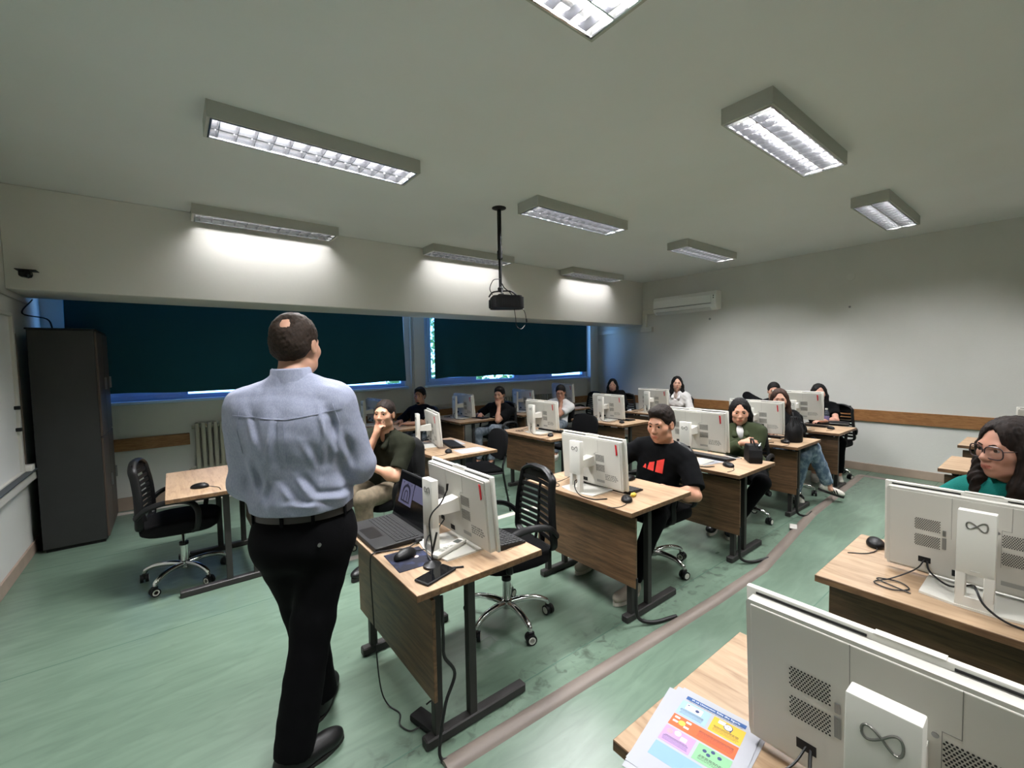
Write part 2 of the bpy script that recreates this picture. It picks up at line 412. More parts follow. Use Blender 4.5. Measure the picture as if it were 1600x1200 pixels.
# ------------------------------------------------------------------ ceiling lamps
LX0, LLEN, LW, LH = (.23, 2.72, 5.26), 1.32, .29, .095
def lamp(label):
    t = empty('ceiling_lamp', (0, 0, 0), 0, label, 'lamp', 'louvred ceiling lamps')
    L, W, H = LLEN / 2, LW / 2, LH
    MB().box((-L, -W, -.008), (L, W, 0)).box((-L, -W, -H), (L, -W + .012, -.008)).box((-L, W - .012, -H), (L, W, -.008)) \
        .box((-L, -W + .012, -H), (-L + .018, W - .012, -.008)).box((L - .018, -W + .012, -H), (L, W - .012, -.008)).build('housing', M_HOUSING, t)
    rim = MB().box((-L + .018, -W + .012, -H - .003), (L - .018, -W + .022, -H + .006)).box((-L + .018, W - .022, -H - .003), (L - .018, W - .012, -H + .006)) \
        .box((-L + .018, -W + .022, -H - .003), (-L + .028, W - .022, -H + .006)).box((L - .028, -W + .022, -H - .003), (L - .018, W - .022, -H + .006)).build('rim', M_LOUVRE, t)
    # parabolic side and middle reflectors
    for y0, s in ((-W + .014, 1), (W - .014, -1)):
        pts = [(y0, -H + .002), (y0 + s * .006, -H + .002), (y0 + s * .012, -.06), (y0 + s * .026, -.028), (y0 + s * .04, -.012), (y0, -.012)]
        MB().prism(pts if s > 0 else pts[::-1], 0, -L + .02, L - .02).build('reflector', M_LOUVRE, t, smooth=True, angle=60)
    MB().prism([(-.004, -H + .002), (.004, -H + .002), (.010, -.055), (.026, -.012), (-.026, -.012), (-.010, -.055)], 0, -L + .02, L - .02).build('reflector', M_LOUVRE, t, smooth=True, angle=60)
    bl = MB().prism([(-.0015, -H + .002), (.0015, -H + .002), (.007, -.052), (-.007, -.052)], 1, -W + .02, W - .02).mesh('louvre_blade', M_LOUVRE)
    n = 13
    for k in range(n): link('louvre_blade', bl, t, (-L + .02 + (k + .5) * (2 * L - .04) / n, 0, 0))
    tu = MB().cyl((-L + .03, 0, 0), (L - .03, 0, 0), .010, n=10).mesh('tube', M_TUBE)
    ld = bpy.data.lights.new('tube_light', 'AREA'); ld.shape = 'RECTANGLE'; ld.size = LLEN - .08; ld.size_y = .036
    ld.energy = LAMP_POWER; ld.color = LAMP_COLOR; ld.spread = R(160)
    for y in (-.066, .066):
        link('tube', tu, t, (0, y, -.026))
        lo = bpy.data.objects.new('tube_light', ld); COL.objects.link(lo); lo.parent = t; lo.location = (0, y, -.040)
    return t
_names = [['ceiling lamp above the standing man, long side toward the camera', 'ceiling lamp cut off by the top edge of the picture', 'ceiling lamp against the beam above the left blind', 'added ceiling lamp over the camera, out of view, nearest the board'],
          ['ceiling lamp beside the projector pole, between beam and room centre', 'brightest large ceiling lamp at the upper right', 'ceiling lamp against the beam behind the projector pole', 'added ceiling lamp over the right desks, out of view'],
          ['small ceiling lamp above the air conditioner side, in the middle line', 'ceiling lamp at the far right near the back wall', 'ceiling lamp against the beam in the far corner', 'added ceiling lamp out of view beside the back wall']]
LAMP_FACTOR = ((1.5, .58, .088, .44), (.90, .80, .072, .28), (.86, .76, .072, .28))
_lp = lamp('x'); _first = True
for ix, x in enumerate(LX0):
    for (iy, y) in ((0, 3.20), (1, 1.22), (2, 5.21), (3, -.78)):  # the last row is unseen, added to raise the ambient light
        o = _lp if _first else copy_tree(_lp); _first = False
        o.location = (x + LLEN / 2, y, ZC); o['label'] = _names[ix][iy]
        k = LAMP_FACTOR[ix][iy]                       # output set per lamp to balance the room and calm the beam patches
        ld2 = None
        for ch in o.children:
            if ch.type == 'LIGHT':
                if ld2 is None: ld2 = ch.data.copy(); ld2.energy = LAMP_POWER * k; ld2.spread = R(150 if iy == 2 else 170)
                ch.data = ld2

# ------------------------------------------------------------------ fixtures on walls and ceiling
def projector():
    t = empty('ceiling_projector', (2.64, 3.54, ZC), 0, 'black projector hanging from the ceiling on a thin pole', 'projector')
    MB().lathe([(.07, -.0), (.07, -.006), (.05, -.014), (.022, -.02)], 24).build('ceiling_plate', M_DARK, t, smooth=True)
    MB().cyl((0, 0, -.01), (0, 0, -.46), .021).build('upper_pole', M_DARK, t, smooth=True)
    MB().cyl((0, 0, -.42), (0, 0, -.50), .027).build('pole_clamp', M_DARK, t, smooth=True)
    MB().cyl((0, 0, -.48), (0, 0, -.80), .016).build('lower_pole', M_DARK, t, smooth=True)
    MB().lathe([(.012, -.77), (.028, -.785), (.028, -.81), (.012, -.825)], 16).build('ball_joint', M_BLACK, t, smooth=True)
    mm = MB()
    for dx, dy in ((.13, .10), (-.06, .12), (.13, -.10), (-.06, -.10)): mm.tube([(0, 0, -.815), (dx * .6, dy * .7, -.82), (dx, dy, -.865)], .008, 6)
    mm.box((-.02, -.02, -.86), (.10, .02, -.845)); mm.build('mount_arms', M_BLACK, t, smooth=True)
    b = empty('x'); bpy.data.objects.remove(b)
    pts = []
    for k in range(28):
        a = 2 * math.pi * k / 28; ex = 5
        pts.append((math.copysign(abs(math.cos(a)) ** (2 / ex), math.cos(a)) * .165 + .06, math.copysign(abs(math.sin(a)) ** (2 / ex), math.sin(a)) * .125))
    body = MB().prism(pts, 2, -.99, -.885).prism([(p[0] * .9 + .006, p[1] * .9) for p in pts], 2, -.886, -.868).build('body', M_DARK, t, rot=(0, 0, R(-30)))
    MB().cyl((-.115, .0, -.945), (-.095, 0, -.945), .034).build('lens', mat('lens_glass', (20, 24, 40), .05, coat=1), body, smooth=True)
    MB().cyl((-.118, .0, -.945), (-.10, 0, -.945), .043, n=24).build('lens_ring', M_BLACK, body, smooth=True)
    for k in range(6): MB().box((.0 + k * .022, -.1265, -.97), (.012 + k * .022, -.124, -.91)).build('vent_slot', M_BLACK, body)
    MB().tube([(-.02, -.02, -.70), (-.10, -.02, -.72), (-.13, 0, -.80), (-.10, 0, -.86)], .004, 6).build('cable', M_CABLE, t, smooth=True)
    MB().tube([(.02, 0, -.74), (.08, .04, -.77), (.17, .06, -.81), (.2, .03, -.88)], .006, 6).build('cable', M_CABLE, t, smooth=True)
    MB().tube([(.13, -.05, -.98), (.14, -.06, -1.08), (.15, -.06, -1.16), (.21, -.06, -1.19), (.27, -.05, -1.15)], .0035, 6).build('cable', M_CABLE, t, smooth=True)
    MB().tube([(.2, -.03, -.97), (.26, -.05, -1.0), (.29, -.05, -1.09)], .004, 6).cyl((.29, -.05, -1.08), (.295, -.05, -1.12), .008).build('cable', M_CABLE, t, smooth=True)
projector()

AC1 = mat('aircon_white', (238, 238, 235), .28); AC2 = mat('aircon_flap', (205, 205, 202), .4)
def aircon():
    t = empty('air_conditioner', (XB, 4.39, 2.44), 0, 'white split air conditioner high on the back wall', 'air conditioner')
    prof = [(0, .02), (-.12, .0), (-.185, .05), (-.205, .12), (-.20, .27), (-.17, .325), (0, .33)]
    me = MB().prism(prof[::-1], 1, -.61, .61); me.build('body', AC1, t, smooth=True, angle=50)
    MB().prism([(-.206, .12), (-.202, .268), (-.214, .262), (-.217, .13)], 1, -.53, .60).build('front_panel', AC1, t)
    MB().prism([(-.122, .002), (-.186, .052), (-.194, .045), (-.13, -.006)], 1, -.50, .56).build('air_flap', AC2, t)
    MB().box((-.2125, -.53, .112), (-.2, .60, .118)).build('slot', M_DARK, t)
    MB().box((-.216, -.50, .14), (-.2145, -.43, .152)).build('badge', M_DARK, t)
    for k in range(3): MB().box((-.203, -.578, .16 + k * .035), (-.199, -.562, .18 + k * .035)).build('indicator', M_DARK, t)
aircon()
t = empty('cable_trunking', (XB - .002, 5.25, 2.15), 0, 'white boxed pipe trunking running from the air conditioner to the window corner', 'trunking')
MB().rbox((-.055, -.20, .34), (0, .10, .42), .004, 1).build('duct_box', M_SHELL, t)
MB().rbox((-.055, .02, .08), (0, .11, .34), .004, 1).build('duct_box', M_SHELL, t)
MB().rbox((-.06, -.12, -.01), (0, .14, .09), .004, 1).build('duct_box', M_SHELL, t)
MB().rbox((-.05, .14, 0), (0, 1.25, .08), .004, 1).build('duct_box', M_SHELL, t)

t = empty('security_camera', (-.90, YB0, 2.42), 0, 'small black dome security camera on the beam at the far left', 'camera')
MB().lathe([(.035, 0), (.035, .01), (.02, .02)], 16).build('mount', M_DARK, t, rot=(R(90), 0, 0), smooth=True)
MB().rbox((-.035, -.10, -.035), (.035, -.015, .02), .015, 3).build('housing', M_DARK, t, smooth=True)
MB().rbox((-.05, -.125, .015), (.075, -.01, .022), .003, 1).build('visor', M_DARK, t)
MB().lathe([(.0, -.028), (.022, -.02), (.03, .0)], 16).build('dome', mat('dome_glass', (14, 16, 28), .08), t, loc=(.02, -.085, -.02), smooth=True)

def radiator(x, n, label):
    t = empty('radiator', (x, YW - .055, .34), 0, label, 'radiator', 'ribbed radiators under the windows')
    me = MB().rbox((0, -.045, 0), (.045, .045, .60), .018, 2).mesh('rib', mat('radiator_paint', (172, 168, 152), .45), True)
    for k in range(n): link('rib', me, t, (k * .062, 0, 0))
    MB().cyl((-.03, 0, .05), (n * .062, 0, .05), .022).cyl((-.03, 0, .55), (n * .062, 0, .55), .022).build('pipes', MATS['radiator_paint'], t, smooth=True)
    MB().cyl((-.06, 0, .05), (-.06, 0, -.30), .012).cyl((-.06, 0, .05), (-.02, 0, .05), .012).build('feed_pipe', MATS['radiator_paint'], t, smooth=True)
radiator(.20, 17, 'cream ribbed radiator half hidden by the standing man')
radiator(4.93, 9, 'cream ribbed radiator behind the student holding his chin')
radiator(5.62, 10, 'cream ribbed radiator behind the student in the white shirt')
t = empty('heating_pipe', (3.06, YW - .03, 0), 0, 'thin white heating pipe running up the pillar between the blinds', 'pipe')
MB().cyl((0, 0, 0), (0, 0, 2.9), .013).build('pipe', M_SHELL2, t, smooth=True)
MB().cyl((.05, .0, 0), (.05, .0, 2.9), .009).build('pipe', M_SHELL2, t, smooth=True)
t = empty('wall_pipe', (3.0, YW - .03, .86), 0, 'long white trunking along the window wall above the wooden rail', 'trunking')
MB().rbox((0, 0, 0), (1.9, .03, .045), .004, 1).build('duct_box', M_SHELL2, t)

def cabinet():
    t = empty('metal_cabinet', (-.74, 5.51, 0), 0, 'tall dark grey metal cabinet in the corner beside the window', 'cabinet')
    m = mat('cabinet_grey', (40, 41, 40), .6, noise=(4, (1, 1, 1), 3, .3, .7), col2=(35, 36, 35))
    m2 = mat('cabinet_brown', (70, 58, 50), .5)
    MB().rbox((-.215, 0, .03), (.205, .86, 1.97), .004, 1).build('body', m, t)
    MB().box((-.20, .02, 0), (.19, .84, .03)).build('plinth', M_BLACK, t)
    MB().rbox((-.225, -.01, 1.97), (.215, .87, 1.985), .003, 1).build('top', M_DARK, t)
    for y0, y1 in ((.01, .425), (.435, .85)):
        for z0, z1 in ((.05, .98), (.99, 1.96)):
            d = MB().rbox((.205, y0, z0), (.222, y1, z1), .003, 1).build('door', m2, t)
            MB().rbox((.222, y1 - .05, (z0 + z1) / 2 - .06), (.24, y1 - .035, (z0 + z1) / 2 + .06), .004, 1).build('handle', M_METAL, d)
cabinet()
t = empty('loose_cable', (-.96, 5.5, 0), 0, 'thin dark cables hanging down the wall beside the metal cabinet', 'cable')
MB().tube([(-.03, .55, 2.28), (-.04, .2, 2.12), (.10, .25, 2.08), (.13, .27, 1.99)], .006, 6).build('cable', M_CABLE, t, smooth=True)
MB().tube([(-.055, -.02, 1.93), (-.05, -.03, 1.6), (-.045, -.04, 1.2), (-.05, -.03, .8)], .006, 6).build('cable', mat('brown_cable', (88, 74, 60), .6), t, smooth=True)
t = empty('wall_conduit', (XL, 4.0, 2.2), 0, 'thin white conduit sloping along the left wall below the beam', 'trunking')
MB().rbox((0, -.5, .03), (.018, 2.0, .05), .003, 1).build('duct_box', M_SHELL2, t)

t = empty('whiteboard', (XL, 4.35, .78), 0, 'edge of a white framed board on the left wall', 'whiteboard')
MB().rbox((0, -2.2, 0), (.015, .98, 1.28), .003, 1).build('panel', mat('board_white', (228, 228, 224), .25), t)
MB().rbox((0, .98, -.02), (.035, 1.03, 1.30), .004, 1).rbox((0, -2.2, 1.28), (.035, .98, 1.31), .004, 1).rbox((0, -2.2, -.02), (.035, .98, .0), .004, 1).build('frame', M_SHELL2, t)
for z in (.34, .52): MB().rbox((.015, .93, z), (.05, .96, z + .03), .003, 1).build('clip', M_DARK, t)
t = empty('wall_shelf_tray', (XL, 4.3, .68), 0, 'grey-white cable tray along the left wall under the board', 'tray')
MB().rbox((0, -2.0, 0), (.07, 1.55, .08), .004, 1).build('trunk', M_SHELL2, t)
MB().rbox((0, -2.0, .08), (.085, 1.55, .088), .002, 1).build('lid', mat('dark_strip', (60, 66, 70), .5), t)
t = empty('power_adapter', (XL + .045, 5.42, .768), 0, 'white power adapter lying on the tray beside the metal cabinet', 'adapter')
MB().rbox((-.03, -.05, 0), (.03, .05, .05), .006, 2).build('body', M_SHELL, t, smooth=True)
MB().tube([(0, .05, .02), (.01, .12, .03), (0, .2, .02), (-.01, .16, .01), (.02, .08, .008)], .004, 6).build('cable', M_SHELL, t, smooth=True)

# small marks on the back wall
for (y, z, s, lab) in ((3.98, 2.30, .02, 'small grey wall anchor under the air conditioner'), (1.95, 2.30, .014, 'short grey mark high on the back wall right of the middle')):
    t = MB().lathe([(s * .4, 0), (s, .004), (s, .012), (s * .3, .018)], 12).build('wall_anchor', M_METAL, None, (XB, y, z), (0, R(-90), 0)); tag(t, lab, 'wall anchor')
t = MB().lathe([(.055, 0), (.055, .006), (.048, .009)], 24).build('junction_cover', M_WALL, None, (XB, 1.95, 2.72), (0, R(-90), 0)); tag(t, 'round white junction box cover high on the back wall', 'cover')
t = empty('wall_socket', (XB, 4.86, .92), 0, 'white double wall socket above the wooden rail', 'socket')
MB().rbox((-.012, -.075, -.04), (0, .075, .04), .003, 1).build('plate', M_SHELL, t)
for y in (-.036, .036): MB().cyl((-.013, y, 0), (-.008, y, 0), .02).build('outlet', M_DARK, t)

# grey cable ducts on the floor
def duct(name, pts, w, h, label, m=M_DUCT):
    P = [Vector((p[0], p[1], 0)) for p in pts]
    t = empty(name, P[0], 0, label, 'cable duct')
    for a, b in zip(P[:-1], P[1:]):
        d = (b - a); L = d.length; ang = math.atan2(d.y, d.x)
        sec = [(-w / 2 + w * k / 10, h * math.sin(math.pi * k / 10) ** .6 if 0 < k < 10 else 0) for k in range(11)]
        MB().prism(sec, 0, -.004, L + .004).build('cover', m, t, loc=a - P[0], rot=(0, 0, ang), smooth=True, angle=70)
duct('floor_cable_duct', [(.80, 1.50), (2.82, 1.42), (3.5, 1.41), (5.10, 1.59), (7.2, 1.69)], .085, .022, 'long grey rounded cable duct on the floor along the near desk row')
duct('floor_cable_duct', [(7.25, 1.69), (7.28, -1.6)], .07, .018, 'grey cable duct on the floor parallel to the back wall')
duct('floor_cable_duct', [(.9, 3.66), (6.9, 3.5)], .07, .016, 'beige cable duct on the floor along the middle desk row', mat('beige_duct', (186, 178, 168), .5))
duct('floor_cable_duct', [(-.55, 6.42), (7.3, 6.42)], .06, .02, 'pale cable duct on the floor along the window wall', MATS['beige_duct'])
t = MB().rbox((-.06, -.03, 0), (.06, .03, .012), .003, 1).build('duct_joint', M_SHELL2, None, (4.55, 1.56, .018)); t.rotation_euler = (0, 0, R(20)); tag(t, 'small pale joint cover on the floor duct near the crossed legs', 'cover')
# ------------------------------------------------------------------ desks
DZ = .73
def make_desk():
    t = empty('computer_desk', (0, 0, 0), 0, 'x', 'desk', 'computer desks in rows')
    me = MB().rbox((0, 0, .702), (.65, .95, DZ), .002, 1).mesh('desktop', [M_EDGE, M_TOP])
    for p in me.polygons:
        if p.normal.z > .9: p.material_index = 1
    link('desktop', me, t)
    MB().rbox((.078, .03, .235), (.094, .92, .672), .002, 1).build('modesty_panel', M_PANEL, t)
    ft = MB().rbox((.06, -.025, 0), (.60, .025, .045), .006, 1).mesh('foot', M_STEEL)
    up = MB().rbox((-.02, -.018, .04), (.02, .018, .702), .003, 1).mesh('upright', M_STEEL)
    rl = MB().box((.09, -.02, .675), (.58, .02, .702)).mesh('support_rail', M_STEEL)
    for y in (.10, .86):
        link('foot', ft, t, (0, y, 0)); link('support_rail', rl, t, (0, y, 0))
        for x in (.125, .30): link('upright', up, t, (x, y, 0))
    return t
DESKS = dict(
    D1=((.71, 1.53), 'oak desk with laptop, phone and monitor beside the standing man'),
    D2=((2.08, 1.55), 'oak desk of the student in the black shirt with red print'),
    D3=((3.36, 1.52), 'oak desk holding the small black handbag, in front of the woman in green'),
    D4=((4.80, 1.62), 'oak desk holding the black bucket bag'),
    D5b=((5.97, 1.60), 'oak desk with the water bottle against the back wall'),
    R1=((.79, -.305), 'nearest oak desk at the bottom right with printed sheets'),
    R2=((2.06, -.325), 'oak desk in front of the woman in the teal shirt'),
    R3=((3.41, -.35), 'oak desk behind the woman in teal, only a corner showing'),
    R4=((4.72, -.33), 'bare oak desk left of the glasses of the woman in teal'),
    R5=((6.04, -.29), 'oak desk at the far right against the back wall'),
    M0=((-.07, 3.73), 'oak desk left of the standing man with a lone mouse'),
    M1=((1.93, 3.56), 'oak desk with the monitor seen from its side'),
    M2=((3.32, 3.57), 'oak desk in the middle row behind the black visitor chair'),
    M3=((4.73, 3.67), 'oak desk in the middle row with the monitor left of the black-haired woman'),
    M4=((6.02, 3.70), 'oak desk of the woman in the white shirt'),
    W1=((2.04, 5.47), 'dark-looking oak desk by the window behind the bearded student'),
    W2=((3.29, 5.47), 'oak desk by the window between the two dark shirted students'),
    W3=((4.48, 5.47), 'oak desk by the window with a blank wide monitor before the radiators'),
    W4=((5.46, 5.47), 'oak desk by the window in the far corner'))
_d = make_desk(); _n = 0; _done = False
for k, ((x, y), lab) in DESKS.items():
    o = copy_tree(_d) if _done else _d; _done = True
    o.location = (x, y, 0); o['label'] = lab
    if k == 'M0':                                   # the teacher's table faces the class: turned round
        o.location = (x + .65, y + .95, 0); o.rotation_euler = (0, 0, math.pi)

# ------------------------------------------------------------------ all-in-one computers
def vent_mesh(w, h, cell=.0062):
    mb = MB(); row = 0; z = cell
    while z < h - cell * .5:
        y = cell * (1 if row % 2 else .5)
        while y < w - cell * .4:
            vs = [(-.0006, y + .0021 * math.cos(a * math.pi / 3), z + .0024 * math.sin(a * math.pi / 3)) for a in range(6)]
            mb.raw(vs, [(0, 1, 2, 3, 4, 5)]); y += cell
        z += cell * .86; row += 1
    return mb.mesh('vent', M_BLACK)
TILT = R(-4.5)
def make_aio():
    t = empty('all_in_one_computer', (0, 0, 0), 0, 'x', 'computer', 'white all in one computers on the desks')
    # stand
    c = MB().rbox((-.018, -.048, .125), (.018, .048, .352), .003, 2).rbox((-.018, -.048, .006), (.018, .048, .045), .002, 1) \
        .rbox((-.018, .022, .04), (.018, .048, .13), .002, 1).rbox((-.018, -.048, .04), (.018, -.022, .13), .002, 1).build('stand_column', M_SHELL, t, smooth=True)
    P = []
    for k in range(40):
        a = 2 * math.pi * k / 40; y = .026 * math.cos(a); P.append((-.019, y - .001, .302 + .0135 * math.sin(2 * a) * (1.15 if y < 0 else .85)))
    MB().tube(P, .0022, 6, smooth=False, closed=True).build('logo', mat('logo_silver', (128, 127, 122), .3, .5), c, smooth=True)
    MB().box((-.0187, -.012, .138), (-.018, .012, .142)).build('latch', M_SHELL2, c)
    bp = [(-.022, -.05), (.0, -.145), (.21, -.145), (.222, -.133), (.222, .133), (.21, .145), (.0, .145), (-.022, .05)]
    MB().prism(bp, 2, 0, .008).build('stand_base', M_SHELL, t)
    MB().prism([(.01, .170), (.01, .215), (.09, .225), (.145, .235), (.145, .165), (.08, .165)], 1, -.034, .034).build('stand_arm', M_SHELL, t)
    # body, tilted back
    fr = MB().rbox((.0, -.285, .0), (.016, .285, .352), .004, 2).build('front_bezel', M_SHELL, t, loc=(.186, 0, .026), rot=(0, TILT, 0), smooth=True)
    MB().box((.0155, -.27, .03), (.0168, .27, .338)).build('screen', M_SCREEN, fr)
    MB().rbox((-.002, -.05, .352), (.016, .05, .3535), .0005, 1).build('webcam_bar', M_SHELL2, fr)
    sh = MB().prism([(-.285 + .017, .004), (.285 - .017, .004), (.285 - .013, .02), (.285 - .013, .332), (.285 - .017, .338), (-.285 + .017, .338), (-.285 + .013, .332), (-.285 + .013, .02)], 0, -.030, -.003) \
        .rbox((-.0335, -.262, .01), (-.029, .262, .330), .004, 2).build('back_shell', M_SHELL2, t, loc=(.186, 0, .026), rot=(0, TILT, 0))
    X0 = -.0337
    v = vent_mesh(.078, .056)
    for (y, z) in ((.108, .176), (.108, .109), (-.128, .176), (-.128, .109)): link('vent', v, sh, (X0, y, z))
    MB().prism([(-.238, .315), (-.226, .318), (-.232, .245), (-.241, .252)], 0, X0 - .004, X0).build('red_tab', M_RED, sh)
    MB().box((X0 - .0004, .135, .045), (X0 + .004, .172, .068)).build('port_recess', M_BLACK, sh)
    MB().box((X0 - .0004, .035, .02), (X0 + .004, .075, .045)).build('port_recess', M_BLACK, sh)
    MB().rbox((X0 - .002, .092, .118), (X0, .104, .165), .001, 1).box((X0 - .0024, .096, .125), (X0 - .002, .100, .158)).build('usb_slot', mat('port_grey', (120, 120, 116), .5), sh)
    MB().rbox((X0 - .003, .093, .172), (X0, .103, .195), .0015, 1).build('lock', M_METAL, sh)
    mse = mat('seam_grey', (130, 129, 124), .6)
    for a_, b_ in (((.078, .165), (.0792, .330)), ((-.075, .24), (-.0738, .330)), ((-.075, .24), (-.05, .2412)), ((-.0512, .1), (-.05, .24))):
        MB().box((X0 - .0003, a_[0], a_[1]), (X0 + .001, b_[0], b_[1])).build('seam', mse, sh)
    MB().tube([(.155, .152, .083), (.10, .17, .05), (.03, .23, .012), (-.04, .27, .005), (-.06, .21, .005), (-.01, .17, .005), (.03, .21, .006), (.0, .27, .005), (-.045, .16, .005)], .0026, 6).build('cable', M_CABLE, t, smooth=True)
    MB().tube([(.155, .148, .08), (.11, .13, .05), (.06, .07, .035), (.02, .01, .075), (-.02, -.005, .08), (-.045, -.03, .04), (-.055, -.09, .008), (-.04, -.19, .005), (.03, -.24, .005)], .0036, 6).build('cable', M_CABLE, t, smooth=True)
    MB().cyl((X0 - .001, -.042, .228), (X0 + .001, -.042, .228), .005, n=10).build('screw', M_METAL, sh)
    st = MB(); rr = random.Random(3)
    for r in range(4):
        y = -.13
        while y > -.222:
            w_ = rr.uniform(.004, .014)
            st.box((X0 - .0005, y - w_, .094 - r * .011), (X0 + .0005, y, .100 - r * .011)); y -= w_ + rr.uniform(.002, .008)
    st.build('printed_label', mat('print_grey', (120, 120, 116), .7), sh)
    MB().box((X0 - .0004, -.12, .035), (X0 + .001, -.052, .052)).build('rating_label', mat('print_grey2', (150, 150, 146), .7), sh)
    for y0, y1 in ((-.262, -.06), (.06, .262)): MB().box((-.0025, y0, .340), (.0005, y1, .3445)).build('speaker_slot', M_DARK, sh)
    return t
AIO = dict(
    D1=((.945, 1.855), .01, 'white all-in-one computer beside the open laptop'),
    D2=((2.145, 2.05), 0, 'white all-in-one computer in front of the student with red shirt print'),
    D3=((3.45, 2.015), .075, 'white all-in-one computer in front of the woman in green'),
    D4=((4.87, 2.115), .045, 'white all-in-one computer behind the woman in green, left of the bucket bag'),
    D5b=((6.01, 2.105), .08, 'white all-in-one computer left of the water bottle'),
    R1=((.875, .165), 0, 'large nearest white all-in-one computer at the bottom right corner'),
    R2=((2.20, .183), 0, 'white all-in-one computer in front of the woman in teal'),
    R5=((6.16, .02), 0, 'corner of a white all-in-one computer above the head of the woman in teal'),
    M1=((2.05, 4.27), 0, 'white all-in-one computer seen from the side behind the bearded student'),
    M2=((3.47, 4.06), .02, 'white all-in-one computer in the middle row, centre of the picture'),
    M3=((4.90, 4.19), 0, 'white all-in-one computer below the black-haired woman in the corner'),
    M4=((6.12, 4.255), .01, 'white all-in-one computer left of the woman in the white shirt'),
    W1=((2.15, 6.22), 0, 'all-in-one computer by the window, left of the bearded student'),
    W2=((3.50, 5.95), 0, 'all-in-one computer by the window between two students in dark shirts'),
    W3=((4.72, 5.94), 0, 'all-in-one computer by the window before the radiators'),
    W4=((5.72, 5.96), .06, 'all-in-one computer by the window behind the student in the white shirt'))
_a = make_aio(); _done = False
for k, ((x, y), up, lab) in AIO.items():
    o = copy_tree(_a)
    o.location = (x, y, DZ); o.rotation_euler = (0, 0, R(-15 if k == 'M1' else 0)); o['label'] = lab
    for ch in o.children:                            # height-adjustable screens, some pushed up
        if ch.name.split('.')[0] in ('stand_arm', 'front_bezel', 'back_shell'): ch.location.z += up
    if k == 'D1':                                    # no loose lead on this desk: the laptop stands there
        ld_ = [ch for ch in o.children if ch.name.split('.')[0] == 'cable'][0]; bpy.data.objects.remove(ld_)
def drop_tree(o):
    for ch in list(o.children): drop_tree(ch)
    bpy.data.objects.remove(o)
drop_tree(_a)

